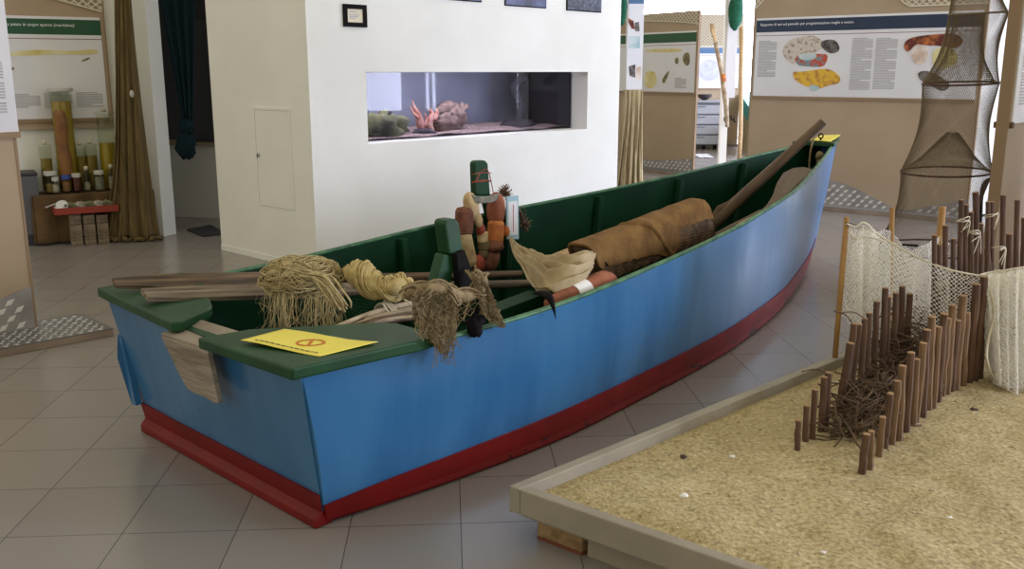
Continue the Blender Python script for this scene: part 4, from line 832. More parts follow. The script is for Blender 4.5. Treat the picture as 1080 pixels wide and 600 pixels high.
# tied canes
cb = thing('cane_bundle', 'bundle of bent canes tied with white string behind the yellow notice', 'canes', gz(395, 345, .5))
for i in range(13):
    y0 = rnd.uniform(-3, 6); x0 = 330+rnd.uniform(-8, 26); dz = rnd.uniform(-.03, .05); e = rnd.uniform(-10, 14)
    p = path([gz(x0, 357+y0*.3, .52+dz), gz(lerp(x0, 405, .5), 342+e*.5, .56+dz), gz(405+rnd.uniform(-3, 3), 330+e*.75, .57+dz), gz(452, 320+e*1.1, .55+dz)], 16); MB().tube(p, rnd.uniform(.009, .014), 7).build('cane', 'cane' if i % 4 else 'wood_brown', cb, org=cb.location, smooth=True)
tc_ = gz(405, 334, .58); m_ = MB()
for k in range(3): m_.tube([tc_+BO.ex*(.012*k)+Vector((0, 0, .03))+BO.ey*(.06*math.cos(t/10*PI))+Vector((0, 0, -.02+.048*math.sin(t/10*PI))) for t in range(21)], .005, 5)
m_.tube(path([tc_+Vector((0, -.02, .06)), tc_+Vector((.03, -.05, .02)), tc_+Vector((.05, -.06, -.06))], 10), .005, 5); m_.tube(path([tc_+Vector((0, -.0, .07)), tc_+Vector((.06, .0, .09)), tc_+Vector((.14, -.04, .05))], 10), .004, 5)
m_.build('tie', 'string', cb, org=cb.location, smooth=True)
# coarse jute net over the near gunwale
YJ = -.93
def jp(x, y, d=0): return W3(bp(x, y, YJ-d))
jn = thing('jute_net', 'coarse brown jute net hung over the near gunwale by the front oar post', 'net', jp(466, 330))
m_ = MB(); base = path([jp(429, 309, -.06), jp(440, 305, -.04), jp(455, 304), jp(468, 305), jp(482, 311), jp(495, 312), jp(506, 306), jp(509, 296, -.02), jp(500, 287, -.05)], 44)
for k in range(20):
    o_ = Vector((rnd.gauss(0, .01), rnd.gauss(0, .012), rnd.gauss(0, .012))); ph = rnd.random()*6
    m_.tube([p+o_+Vector((.012*math.sin(i*.5+ph), .01*math.cos(i*.5+ph), .012*math.cos(i*.5+ph))) for i, p in enumerate(base)], .0045, 5)
m_.tube(base, .021, 8); m_.build('gathered_top', 'jute', jn, org=jn.location, smooth=True)
def tabf(pts, u): return Vector([interp([(i/(len(pts)-1), p[k]) for i, p in enumerate(pts)], u) for k in range(3)])
def drape(top, bot, nu, nv, d0, amp, seed, t=.004, par=jn, mt='jute', nm='netting', jit=.0045, fold=9):
    r_ = random.Random(seed); tp_, bt_ = [jp(*p, d0) for p in top], [jp(*p, d0+.01) for p in bot]; ph = r_.random()*6
    def f(u, v):
        p = tabf(tp_, u).lerp(tabf(bt_, u), v); n = Vector((.755, -.656, 0)); return p+n*(amp*math.sin(u*fold+ph+v*2))+Vector((r_.gauss(0, jit), r_.gauss(0, jit*.5), r_.gauss(0, jit)))
    return wire(dia(f, nu, nv).build(nm, mt, par, org=par.location, recalc=False), t)
for sd_ in range(4):
    drape([(431, 308), (446, 305), (463, 306), (480, 311)], [(436, 322+3*sd_), (453, 345+5*sd_), (470, 383-5*sd_), (481, 338)], 34, 30, .005*sd_, .016, sd_, .0032, nm='drape')
drape([(478, 311), (490, 313), (503, 310)], [(478, 335), (488, 338), (500, 330)], 14, 10, .004, .012, 9, .004, nm='drape')
for sd_ in range(3): drape([(497, 287), (505, 292), (511, 298)], [(507, 330), (522, 342), (534, 346)], 18, 30, .0+.006*sd_, .012, 20+sd_, .0032, nm='drape')
m_ = MB()
for i in range(46):
    x = rnd.uniform(438, 484); L = rnd.uniform(12, 50) if 456 < x < 478 else rnd.uniform(8, 28); y = 325+rnd.uniform(0, 16); m_.tube([jp(x, y, .02), jp(x+rnd.gauss(0, 2), y+L*.5, .022), jp(x+rnd.gauss(0, 4), y+L, .02)], .002, 4)
m_.build('loose_strands', 'jute', jn, org=jn.location)
m_ = MB(); m_.blob(jp(501, 342, -.02), (.03, .03, .05), jit=.6, freq=4); m_.blob(jp(505, 333, -.02), (.028, .03, .03), jit=.6, freq=4); oneobj(m_, 'dark_wad', 'wad of black cloth on the gunwale under the jute net', 'cloth', 'black', jp(501, 342, -.02))
fl_ = [bp(x, y, YN-.03) for x, y in ((482, 268), (490, 264), (497, 283), (501, 294), (500, 309), (486, 312), (484, 290))]
oneobj(MB().prism([W3(p) for p in fl_], W3((0, .03, 0))-W3((0, 0, 0))), 'leather_flap', 'black leather flap hanging against the near oar post', 'leather', 'black', W3(fl_[4]), smooth=False)
# string of floats on the far oar post
YG = YFp-.10
def fp(x, y, d=0): return W3(bp(x, y, YG-d))
fg = thing('float_string', 'string of cork and terracotta net floats round the far oar post', 'floats', fp(508, 285))
spx = (fp(510, 240)-fp(509, 240)).length
def flt(x, y, w, h, ang, mt, d=0, cyl=False):
    c = fp(x, y, d); r = w/2*spx*.86; hh = h/2*spx*.95
    rt = Matrix.Rotation(math.radians(41), 3, 'Z') @ Matrix.Rotation(math.radians(ang), 3, 'Y')
    pf = [(.25*r, -hh), (r*.8, -hh*.92), (r, -hh*.7), (r, hh*.7), (r*.8, hh*.92), (.25*r, hh)] if cyl else [(r*.2, -hh), (r*.6, -hh*.85), (r*.88, -hh*.5), (r, 0), (r*.88, hh*.5), (r*.6, hh*.85), (r*.2, hh)]
    MB().lathe(pf, c, 16, rt).build('float', mt, fg, org=fg.location, smooth=not cyl, bevel=0)
rt_ = Matrix.Rotation(math.radians(-41), 3, 'Z')
FL = [(497, 218, 13, 22, -14, 'float_pale', .03, 0), (489.5, 234, 15, 22, 3, 'float_brown', .02, 1), (492.5, 261, 12, 30, -14, 'float_pale', .03, 1), (504, 278, 13, 13, 0, 'float_red', .05, 0), (517, 273, 16, 20, 20, 'float_brown', .05, 0), (521, 260, 17, 9, 0, 'float_brown', .07, 0), (522.5, 246, 14, 21, 5, 'float_orange', .04, 1), (523, 221, 16, 26, 3, 'terracotta', .03, 0), (504, 232, 8, 12, -10, 'float_pale', .05, 0), (507, 242, 8, 10, -8, 'float_red', .05, 0), (509, 250, 9, 9, 0, 'float_pale', .05, 1), (510, 258, 10, 8, 0, 'float_olive', .05, 1), (510, 267, 9, 10, 0, 'float_olive', .05, 0), (534, 244, 6, 9, 0, 'float_orange', .05, 0)]
for f in FL: flt(f[0], f[1], f[2], f[3], f[4], f[5], f[6], bool(f[7]))
m_ = MB(); m_.tube([fp(x, y, .03) for x, y in ((497, 208), (489, 222), (489, 250), (495, 274), (504, 281), (517, 282), (524, 262), (523, 246), (524, 210))], .005, 5); m_.tube([fp(x, y, .05) for x, y in ((500, 210), (504, 230), (508, 246), (510, 272))], .004, 5)
for k in range(4): m_.tube(path([fp(497, 206+1.6*k, .05), fp(503, 208+1.6*k, .075), fp(515, 208+1.6*k, .075), fp(527, 205+1.6*k, .05)], 16), .008, 6)
m_.build('cord', 'rope_grey', fg, org=fg.location, smooth=True)
m_ = MB()
for y in (183, 191, 192): m_.tube(path([fp(498, y+1, .0), fp(502, y, .03), fp(512, y-1, .03), fp(518, y-.5, .0)], 14), .003, 5)
m_.tube(path([fp(502, 191, .03), fp(508, 181, .03), fp(514, 179, .03), fp(518, 192, .03), fp(521, 207, .03)], 20), .003, 5); m_.build('red_twine', 'float_red', fg, org=fg.location)
m_ = MB(); c = fp(532, 203, -.02)
for i in range(60):
    d = Vector((rnd.gauss(0, 1), rnd.gauss(0, .5), rnd.gauss(.2, 1))).normalized()*rnd.uniform(.03, .06); m_.tube([c, c+d*.6+Vector((rnd.gauss(0, .01), 0, 0)), c+d], [.005, .004, .002], 4)
c2 = fp(552, 236, -.03)
for i in range(40):
    d = Vector((rnd.gauss(0, 1), rnd.gauss(0, .4), rnd.gauss(-.2, .8))).normalized()*rnd.uniform(.03, .07); m_.tube([c2, c2+d], [.006, .002], 4)
m_.tube(path([c, fp(540, 215, -.01), fp(549, 224, -.02), c2, fp(556, 243, -.02)], 16), .012, 6); m_.tube(path([fp(546, 222, 0), fp(550, 218, 0), fp(554, 222, 0), fp(553, 230, 0)], 12), .003, 5)
oneobj(m_, 'dark_cord_tuft', 'tuft of dark frayed cord behind the white gauge on the far oar post', 'cord', 'wicker', c)
g_ = [fp(533.5, 207, .05), fp(545.5, 206, .05), fp(546, 252, .05), fp(533.5, 252, .05)]
ga = thing('gauge_card', 'narrow white gauge on a pale blue board hanging by the floats', 'gauge', g_[3]); nv = (BO.ey*-.01)
MB().prism(g_, nv).build('backing', 'pale_blue', ga, org=ga.location); ins = [g_[0].lerp(g_[2], .12), g_[1].lerp(g_[3], .12), g_[2].lerp(g_[0], .10), g_[3].lerp(g_[1], .10)]
MB().prism([p+nv for p in ins], nv*.2).build('scale', 'white', ga, org=ga.location); a, b = (ins[0]+ins[1])/2, (ins[2]+ins[3])/2; MB().bar(a.lerp(b, .1)+nv*1.25, a.lerp(b, .9)+nv*1.25, .006, .002).build('red_line', 'red_ink', ga, org=ga.location)
# canvas, plank, wicker trap
cvT = [fp(539, 249.5, .02), gz(546, 259, .70), gz(556, 267, .70), gz(567, 274, .70), gz(588, 275, .72), gz(610, 273, .74), gz(626, 270, .74)]
cvB = [fp(537, 250.5, .03), gz(541, 267, .69), gz(549, 282, .67), gz(561, 298, .64), gz(574, 312, .63), gz(598, 305, .66), gz(622, 294, .68)]
def cvf(u, v):
    u = u*(1-.06*u*(.5+.5*math.sin(v*31)+.6*noise.noise(Vector((v*8, 2, 2)))))
    p = tabf(cvT, u).lerp(tabf(cvB, u), v); am = min(1, u*2.2); bulge = math.sin(PI*v)*.05*am
    return p+Vector((.3*bulge, -.5*bulge, bulge+am*(.020*math.sin(v*19+2*u+3*noise.noise(Vector((u*3, v*2, 5))))+.012*math.sin(v*41+4*noise.noise(Vector((u*4, v*3, 8))))+.016*noise.noise(Vector((u*5, v*4, 1)))+.008*noise.noise(Vector((u*14, v*9, 7))))))
q = thick(MB().grid(cvf, 90, 90).build('canvas_cloth', 'cloth', org=cvB[4], smooth=True), .004); tag(q, 'crumpled cream canvas stretched from the far oar post to the wicker trap', 'cloth')
a, b = gz(588, 272, .66), gz(652, 246, .66); q = MB().bar((0, 0, 0), ((b-a).length, 0, 0), .10, .02); o, L = axis_thing('pale_board', 'pale yellowish board sticking out from behind the brown covered trap', 'board', a, b); q.build('board', 'wood_pale', o, bevel=.004)
# wicker trap: long basket with rounded back under a brown fleece
YB = -.60
bl, br = bp(640, 299, YB), bp(756, 251, YB); tl_, tr_ = bp(624, 261, YB), bp(744, 214, YB)
wt = thing('wicker_trap', 'long wicker fish trap under a brown fleece cover, against the near side', 'fish trap', W3(bl))
def sec(u, a, k=1.0, dr=0):                               # u along, a in [0, pi*1.5] round from the near bottom over the top to the far bottom
    b0, t0 = bl.lerp(br, u), tl_.lerp(tr_, u); hgt = (t0.z-b0.z); cx = b0.lerp(t0, .5); R1, R2 = .07*k, hgt/2*k
    sx = (abs(math.cos(a))**.45)*(1 if math.cos(a) > 0 else -1); sz = (abs(math.sin(a))**.45)*(1 if math.sin(a) > 0 else -1)
    return W3((cx.x+(t0.x-b0.x)*.5*sz, YB+.07-.07*k*sx, cx.z+R2*sz))
m_ = MB()
for k in range(64): a0 = 2*PI*k/64; a = math.copysign(abs(math.sin(a0))**2.2, math.sin(a0)); a = math.asin(a) if math.cos(a0) > 0 else PI-math.asin(a); m_.tube([sec(i/30, a, 1+.03*math.sin(i*1.4+k*PI)) for i in range(31)], .0048, 5)
for i in range(7): m_.tube([sec(i/6, 2*PI*k/64, 1.0) for k in range(65)], .005, 5)
m_.grid(lambda u, v: sec(u, 2*PI*v, .93), 10, 64); m_.build('wicker_body', 'wicker', wt, org=wt.location, smooth=True)
for u in (0, 1):
    m_ = MB(); pts = [sec(u, 2*PI*k/24, .97) for k in range(24)]; m_.prism(pts, (BO.ex*.01)); m_.build('wicker_end', 'wicker', wt, org=wt.location)
def fle(v, w_):
    u = lerp(-.015, 1.012, v); hem = lerp(-.15, .62, 0) + 0
    lowA = interp([(0, .0), (.15, -.03), (.3, -.10), (.45, -.25), (.57, -.85), (.62, -.4), (.67, .02), (.74, .05), (.8, .03), (.9, .04), (1, .0)], v)+.03*noise.noise(Vector((v*30, 3, 3)))
    w_ = w_**1.6; a = lerp(lowA, PI+.4, w_); k = 1.09+.035*noise.noise(Vector((v*9, w_*6, 4)))+.02*noise.noise(Vector((v*24, w_*14, 9)))+.012*noise.noise(Vector((v*70, w_*40, 9)))
    return sec(u, a, k)
thick(MB().grid(fle, 110, 80).build('fleece_cover', 'hide', wt, org=wt.location, smooth=True), .014)
m_ = MB(); [m_.tube([fle(v+.002*math.sin(w_*9), w_)+Vector((0, 0, .0))+(fle(v, w_)-sec(v, 0, .01))*.02 for w_ in [i/20 for i in range(19)]], .0035, 5) for v in (.30, .42)]; m_.build('string', 'jute', wt, org=wt.location); m_ = MB(); m_.tube(path([fle(.37, .72), fle(.42, .58), fle(.48, .4), fle(.54, .2), fle(.575, .0)], 24), [.012]+[.021]*22+[.015, .008], 8); m_.build('fleece_fold', 'hide', wt, org=wt.location, smooth=True)
# terracotta pipe with a white label
YT = -.80
a, b = W3(bp(578, 321, YT)), W3(bp(645, 297, YT)); o, L = axis_thing('terracotta_pipe', 'terracotta pipe with a white label resting inside the near gunwale', 'pipe', a, b)
RY = Matrix.Rotation(PI/2, 3, 'Y'); MB().lathe([(.0, 0), (.025, 0), (.034, L*.1), (.05, L*.4), (.062, L*.7), (.065, L*.88), (.05, L*.97), (.02, L), (0, L)], (0, 0, 0), 22, RY).build('body', 'terracotta', o, smooth=True)
MB().lathe([(.051, L*.36), (.0595, L*.55), (.058, L*.55), (.05, L*.36)], (0, 0, 0), 22, RY).build('paper_label', 'white', o)
# curved dark strap over the gunwale
YS = -.93
oneobj(MB().tube(path([W3(bp(563, 309, -.84)), W3(bp(572, 309, YS+.04)), W3(bp(579, 313, YS-.02)), W3(bp(583, 322, YS-.03)), W3(bp(586.5, 337, YS-.03))], 16), [.007+.009*math.sin(PI*min(1, i/13)) if i < 14 else .007-.0022*(i-13) for i in range(17)], 8, flat=.5), 'dark_strap', 'curved dark strap end hanging over the near gunwale by the pipe', 'strap', 'black', W3(bp(579, 313, YS)))
# dark lumber and cork under the oars near the gunwale
oneobj(MB().bar(W3(bp(512, 338, -.55)), W3(bp(567, 317, -.55)), .10, .085), 'dark_plank', 'dark green plank lying low between the jute net and the canvas', 'plank', 'green_in', W3(bp(545, 326, -.55)), smooth=False)
# long pole to the bow, broad paddle, sticks
a = gz(742, 245, .48); b = gz(838, 156.5, 1.075); t_ = 1.0
while proj(a+(b-a)*t_)[0] < 868 and t_ < 2: t_ += .005
b2 = a+(b-a)*t_
o, L = axis_thing('long_pole', 'long brown oar handle leaning out over the bow', 'oar', a, b2)
MB().tube([(0, 0, 0), (L*.12, 0, 0), (L*.5, 0, 0), (L*.8, 0, 0), (L, 0, 0)], [.05, .046, .038, .032, .03], 12).build('shaft', 'wood_brown', o, smooth=True); MB().tube([(L*.02, 0, .02), (L*.18, .0, .045), (L*.26, 0, .03)], [.02, .028, .012], 8).build('worn_cheek', 'wood_dark', o, smooth=True)
ed = [((858, 178), .87), ((848, 176), .87), ((836, 177), .865), ((826, 182), .85), ((819, 193), .82), ((815, 205), .79), ((809, 215), .765), ((801, 223), .74), ((795, 229), .72), ((797, 232), .715), ((808, 225), .735), ((820, 213), .77), ((832, 203), .80), ((845, 191), .83)]
pd = thing('broad_paddle', 'broad brown wooden paddle blade propped below the bow', 'paddle', gz(795, 230, .70))
m_ = MB(); m_.prism([gz(x, y, z) for (x, y), z in ed], (0, 0, -.03)); m_.build('blade', 'wood_brown', pd, org=pd.location, bevel=.006); MB().tube([gz(803, 224, .735), gz(790, 231, .70), gz(770, 241, .66), gz(752, 251, .62)], .021, 10).build('shaft', 'wood_brown', pd, org=pd.location, smooth=True)
A_, B_ = gz(766, 247, .705), gz(803, 225.5, .752); oneobj(MB().tube([A_, A_.lerp(B_, .5)+Vector((0, 0, .008)), B_], [.014, .014, .011], 8), 'loose_stick', 'pale stick lying between the paddle shaft and the near gunwale', 'stick', 'wood_pale', A_)
# rope with knot hanging under the bow plate
rc = W3(gun(.955, 1).lerp(gun(.955, -1), .45)+Vector((-.03, 0, .0)))
rp = thing('bow_rope', 'knotted tan rope hanging under the bow plate', 'rope', rc-Vector((0, 0, .25)))
m_ = MB(); m_.tube(path([rc+Vector((0, 0, .09)), rc+Vector((-.04, -.03, .05)), rc+Vector((-.06, -.05, -.1)), rc+Vector((-.05, -.04, -.25))], 14), .008, 6); m_.build('rope', 'jute', rp, org=rp.location); m_ = MB(); [m_.blob(rc+Vector((.03+.01*k, -.03, -.07-.045*k)), (.035, .03, .035), jit=.4, freq=4) for k in range(3)]; m_.build('knot', 'jute', rp, org=rp.location, smooth=True)
# yellow notices
def notice(label, corners, lift, sign=True):
    c = [Vector(p) for p in corners]; t = thing('yellow_notice', label, 'notice', c[0])
    def f(u, v): p = c[0].lerp(c[1], u).lerp(c[3].lerp(c[2], u), v); return p+Vector((0, 0, .003+lift(u, v)))
    thick(MB().grid(f, 16, 12).build('paper', 'yellow', t, org=c[0], smooth=True), .0012, 1)
    if sign:
        def at(u, v, r): return f(u, v)+Vector((0, 0, .0028))
        m_ = MB(); cu, cv, R_ = .56, .50, .17; asp = (c[1]-c[0]).length/(c[3]-c[0]).length
        P_ = lambda a, r: f(cu+r*math.cos(a)/asp*1.25, cv+r*math.sin(a)*1.25)+Vector((0, 0, .0025))
        vs, fs = [], []
        for i in range(40): a = 2*PI*i/40; vs += [P_(a, R_), P_(a, R_*.8)]
        for i in range(40): j = (i+1) % 40; fs.append((2*i, 2*j, 2*j+1, 2*i+1))
        m_.add(vs, fs); a = 2.2; q = [P_(a-.12, R_*.82), P_(a+.12, R_*.82), P_(a+PI-.12, R_*.82), P_(a+PI+.12, R_*.82)]; m_.add(q, [(0, 1, 2, 3)]); m_.build('prohibition_sign', 'orange_ink', t, org=c[0])
        m_ = MB(); u = .12
        rr = random.Random(5)
        while u < .9:
            w_ = rr.uniform(.02, .06); m_.add([f(u, .10)+Vector((0, 0, .0025)), f(u+w_, .10)+Vector((0, 0, .0025)), f(u+w_, .135)+Vector((0, 0, .0025)), f(u, .135)+Vector((0, 0, .0025))], [(0, 1, 2, 3)]); u += w_+.015
        m_.build('small_print', 'float_olive', t, org=c[0])
    return t
zN = .671
cor = [gz(254, 362, zN), gz(337, 375.5, zN), gz(399, 362, zN), gz(300, 350, zN)]
notice('yellow paper notice with orange prohibition sign on the stern deck', cor, lambda u, v: .010*max(0, (1-u)-.55)*2+.012*max(0, u-.7)*2*v+.004*math.sin(u*5))
g1, g2 = W3(gun(.962, .9)+Vector((0, 0, .041))), W3(gun(.955, -.2)+Vector((0, 0, .041))); 
notice('small yellow paper notice on the plate at the bow', [W3(gun(.962, -.7)+Vector((0, 0, .042))), W3(gun(.956, .8)+Vector((0, 0, .042))), W3(gun(1, 1)+Vector((.06, -.01, .046))), W3(gun(1, -1)+Vector((.05, 0, .046)))], lambda u, v: .004+.02*max(0, v-.5)*u, False)

# ================================================================== SAND DISPLAY
SZ, RZ = .165, .20
C0_ = gz(537, 512, RZ); Ld = (gz(880, 375, RZ)-C0_).normalized(); Rd = (gz(790, 600, RZ)-C0_).normalized(); LL, RL = 3.7, 3.4
sp_ = lambda a, b, z: Vector((C0_.x+Ld.x*a+Rd.x*b, C0_.y+Ld.y*a+Rd.y*b, z))
sb_ = thing('sand_box', 'low sand display box with a pale painted timber rim', 'sand box', sp_(0, 0, 0))
def rim(a0, a1, b0, b1, z0, z1, nm, mt, bev=.004): return MB().hexa([sp_(a0, b0, z0), sp_(a0, b1, z0), sp_(a1, b1, z0), sp_(a1, b0, z0), sp_(a0, b0, z1), sp_(a0, b1, z1), sp_(a1, b1, z1), sp_(a1, b0, z1)]).build(nm, mt, sb_, org=sb_.location, bevel=bev)
T_ = .045
rim(0, T_, T_+.002, RL, .105, RZ-.002, 'rim_board', 'rim'); rim(0, LL, 0, T_, .105, RZ, 'rim_board', 'rim'); rim(LL-T_, LL, T_+.002, RL, .105, RZ, 'rim_board', 'rim'); rim(T_+.002, LL-T_-.002, RL-T_, RL, .105, RZ, 'rim_board', 'rim')
rim(.0, T_+.3, .0, .0+.001, .10, .106, 'underside', 'rim', 0)
rim(.03, LL-.03, .03, RL-.03, .085, .104, 'floor_panel', 'rim', 0)
rim(.06, .30, .07, .26, .012, .085, 'support_block', 'block', .003); rim(.06, .3, .07, .26, 0, .012, 'support_foot', 'block_red', 0); rim(.07, .3, .275, RL-.06, .0, .085, 'support_panel', 'rim', .002); rim(.32, LL-.06, .07, .3, 0, .085, 'support_panel', 'rim', .002)
def sandf(u, v):
    a, b = lerp(T_, LL-T_, u), lerp(T_, RL-T_, v); ed_ = min(1, min(a-T_, b-T_, LL-T_-a, RL-T_-b)/.12+.0)
    z = SZ-.012*(1-ed_)+.014*noise.noise(Vector((a*2.2, b*2.2, 0)))*ed_+.011*noise.noise(Vector((a*7, b*7, 3)))*ed_+.0025*noise.noise(Vector((a*38, b*38, 5)))
    return sp_(a, b, z)
q = MB().grid(sandf, 260, 240).build('sand', 'sand', sb_, org=sb_.location, smooth=True, recalc=False)
q['kind'] = 'stuff'
def sz(x, y): p = gz(x, y, SZ); return p
# coarse grit and shell bits scattered over the sand: one uncountable layer
rs_ = random.Random(21); m_ = MB()
for i in range(2600):
    a, b = T_+.03+(LL-2*T_-.9)*rs_.random()**1.2, T_+.03+(2.2)*rs_.random(); c = sandf((a-T_)/(LL-2*T_), (b-T_)/(RL-2*T_)); r = rs_.uniform(.002, .0055)
    m_.add([c+Vector((rs_.gauss(0, r), rs_.gauss(0, r), rs_.uniform(-.001, r*1.1))) for k in range(4)], [(0, 1, 2), (0, 2, 3), (0, 3, 1), (1, 3, 2)], i % 3)
q = m_.build('sand_grit', ['sand', 'cane', 'float_pale'], sb_, org=sb_.location); q['kind'] = 'stuff'
for x, y, r, mt, lb in ((721, 524, .012, 'gravel_white', 'small white shell lying on the open sand nearest the viewer'), (720.5, 482, .009, 'gravel_dark', 'dark pebble on the sand behind the white shell'), (1001, 547, .008, 'gravel_white', 'pale chip on the sand in front of the long stake row'), (868, 583, .006, 'gravel_white', 'tiny pale chip on the sand close to the near rim'), (1027, 433, .012, 'gravel_dark', 'dark twig chip on the sand near the hanging net'), (772, 482, .008, 'gravel_white', 'faint pale chip on the sand between dark pebble and stakes')):
    c = sz(x, y)+Vector((0, 0, r*.3)); m_ = MB(); m_.blob(c, (r*1.5, r, r*.8), 10, 6, jit=.4); oneobj(m_, 'shell_bit' if 'white' in mt else 'pebble', lb, 'pebble' if 'dark' in mt else 'shell', mt, c)
def stake(x, yb, xt, yt, wpx, label, mt, group, dY=0.0, taper=.9, cut='cut_wood'):
    b = sz(x, yb); t = gy(xt, yt, b.y+dY); sc = (b.y*CP+(H-b.z)*SP)/F; r = wpx/2*sc; b = b-Vector((0, 0, .04)); rk_ = random.Random(x*7+yb)
    m_ = MB(); n = 7; pts = [b.lerp(t, i/n)+Vector((rk_.gauss(0, r*.07), rk_.gauss(0, r*.07), 0))*(0 < i < n) for i in range(n+1)]; m_.tube(pts, [r*lerp(1, taper, i/n)*rk_.uniform(.93, 1.06) for i in range(n+1)], 9)
    o = thing('wooden_stake', label, 'stake', b, 0, group); m_.build('shaft', mt, o, org=b, smooth=False)
    d = (t-pts[-2]).normalized(); m2 = MB(); m2.tube([t-d*.001, t+d*.0025], r*taper*.96, 9); m2.build('cut_end', cut, o, org=b); return o
left = [(841.5, 475, 842, 443.5, 7), (849.5, 467, 851, 428, 7), (857, 463.5, 859.5, 411, 7), (866, 455, 869.5, 398, 7.5), (870, 452, 874, 393, 8), (884, 434, 897, 362, 9), (889, 430, 901, 341.5, 8), (895, 424, 906, 342, 8), (907, 418, 912, 336, 7), (913, 412, 917, 330, 7), (921, 408, 925, 318, 7), (930, 404, 934, 304, 7), (934, 402, 937, 313, 7), (941, 398, 945, 309, 7), (949, 394, 951.6, 302, 7), (955, 390, 959.6, 310, 7)]
for i, a in enumerate(left): stake(*a, '%s stake from the front in the outer row facing the boat' % ORD[i] if i < len(left)-1 else 'hindmost stake of the outer row facing the boat', 'bark', 'outer row of stakes')
right = [(909, 497, 914, 458, 9), (917, 492, 919, 455, 8), (927, 480, 931, 440, 8), (933, 472, 939, 415, 8), (941, 466, 947, 402, 8), (948, 462, 952, 386, 9), (955, 455, 961, 372, 9), (963, 448, 967, 379, 8), (966, 444, 974, 362, 9), (973, 439, 978, 348, 9), (979, 432, 983, 334, 9), (984, 430, 990, 345, 8), (988, 423, 996, 331, 9), (994, 417, 1000, 336, 8), (998, 415, 1005, 322, 9), (1003, 411, 1010, 338, 8), (1008, 409, 1016, 312, 9), (1016, 405, 1020, 330, 8)]
for i, a in enumerate(right): stake(*a, '%s stake from the front in the inner row, standing before the open sand' % ORD[i] if i < len(right)-1 else 'hindmost stake of the inner row beside the tall group', 'bark_tan' if i % 3 else 'bark', 'inner row of stakes')
tall = [(1022, 402, 1030, 300, 9, .0), (1027, 400, 1038, 292, 9, 0), (1033, 397, 1040, 300, 8, 0), (985, 392, 985.6, 248, 6, .0), (991, 390, 990.5, 258, 6, 0), (996, 388, 997, 238, 6, 0), (1004, 386, 1005.6, 252, 6, 0), (1010, 384, 1014, 211, 6, 0), (1016, 382, 1019, 216, 6, 0), (1024, 380, 1023, 224, 8, 0), (1029, 378, 1029, 203, 7, 0), (1035, 376, 1034.5, 236, 6, 0), (1041, 374, 1042, 213, 5, 0), (1046, 372, 1046.5, 213, 5, 0), (1050, 372, 1041, 262, 6, 0), (1056, 370, 1058, 206, 6, 0), (1064, 368, 1064.5, 247, 7, 0), (1070, 366, 1073, 211, 6, 0), (1078, 364, 1080, 230, 6, 0), (1086, 362, 1086, 206, 6, 0)]
TL = ['leaning stake at the head of the tall group, next to the inner row', 'second leaning stake of the tall group, its top tied to the net', 'third leaning stake of the tall group, half behind the right net'] + ['%s of the tall upright stakes behind the nets, counted from the boat' % w_ for w_ in ORD[:16]] + ['last of the tall upright stakes, cut by the edge of the photo']
for (x, yb, xt, yt, w_, dY), lb in zip(tall, TL): stake(x, yb, xt, yt, w_, lb, 'bark', 'tall stakes behind the nets', dY)
# yellow poles that carry the net
def npole(x, yb, xt, yt, w_, lb, dY=0):
    b = sz(x, yb); t = gy(xt, yt, b.y+dY); sc = (b.y*CP+(H-b.z)*SP)/F; m_ = MB(); m_.tube([b-Vector((0, 0, .04)), b.lerp(t, .33), b.lerp(t, .66), t], [w_/2*sc, w_/2*sc*1.0, w_/2*sc*1.05, w_/2*sc], 10); return oneobj(m_, 'net_pole', lb, 'pole', 'pole_wood', b, 'yellow poles carrying the white net'), b, t
_, pb, ptp = npole(880, 384, 893, 229, 5.5, 'yellow pole at the sand box rim nearest the boat'); _, pb2, pt2 = npole(938, 352, 941, 219, 5, 'short yellow pole behind the white net, in front of the metal print'); _, pb3, pt3 = npole(984, 340, 994, 218, 7, 'thick yellow pole leaning behind the white net by the hoop net')
# brushwood packed between the two rows
rw = random.Random(31); m_ = MB()
def spine(t): return sz(lerp(893, 975, t), lerp(466, 372, t))
for i in range(430):
    t = rw.random()**.85; c = spine(t); hgt = lerp(.05, .26, t)+.05*math.sin(t*9)
    p = c+Vector((rw.gauss(0, .05), rw.gauss(0, .05), rw.uniform(0, hgt))); d = Vector((rw.gauss(0, 1), rw.gauss(0, 1), rw.gauss(0, .45))).normalized(); L = rw.uniform(.05, .16)
    if p.z-SZ < .02: d.z = abs(d.z)
    q = [p-d*L, p-d*L*.3+Vector((rw.gauss(0, .012), rw.gauss(0, .012), rw.gauss(0, .012))), p+d*L*.3+Vector((rw.gauss(0, .015), rw.gauss(0, .015), rw.gauss(0, .015))), p+d*L]
    for k in q: k.z = max(k.z, SZ+.004)
    r = rw.uniform(.0022, .0052); m_.tube(q, [r, r, r*.85, r*.5], 5)
for x0, y0, x1, y1 in ((846, 392, 876, 396), (885, 330, 915, 338), (880, 392, 905, 412), (872, 410, 912, 402), (880, 300+28, 902, 345)):
    a, b = gy(x0, y0, 3.85), gy(x1, y1, 3.95); m_.tube(path([a, a.lerp(b, .5)+Vector((0, 0, .02)), b], 8), .0035, 5)
tag(m_.build('brushwood', 'twig', org=sz(905, 455), smooth=True), 'tangled brown brushwood packed between the two stake rows', 'brushwood', kind='stuff')
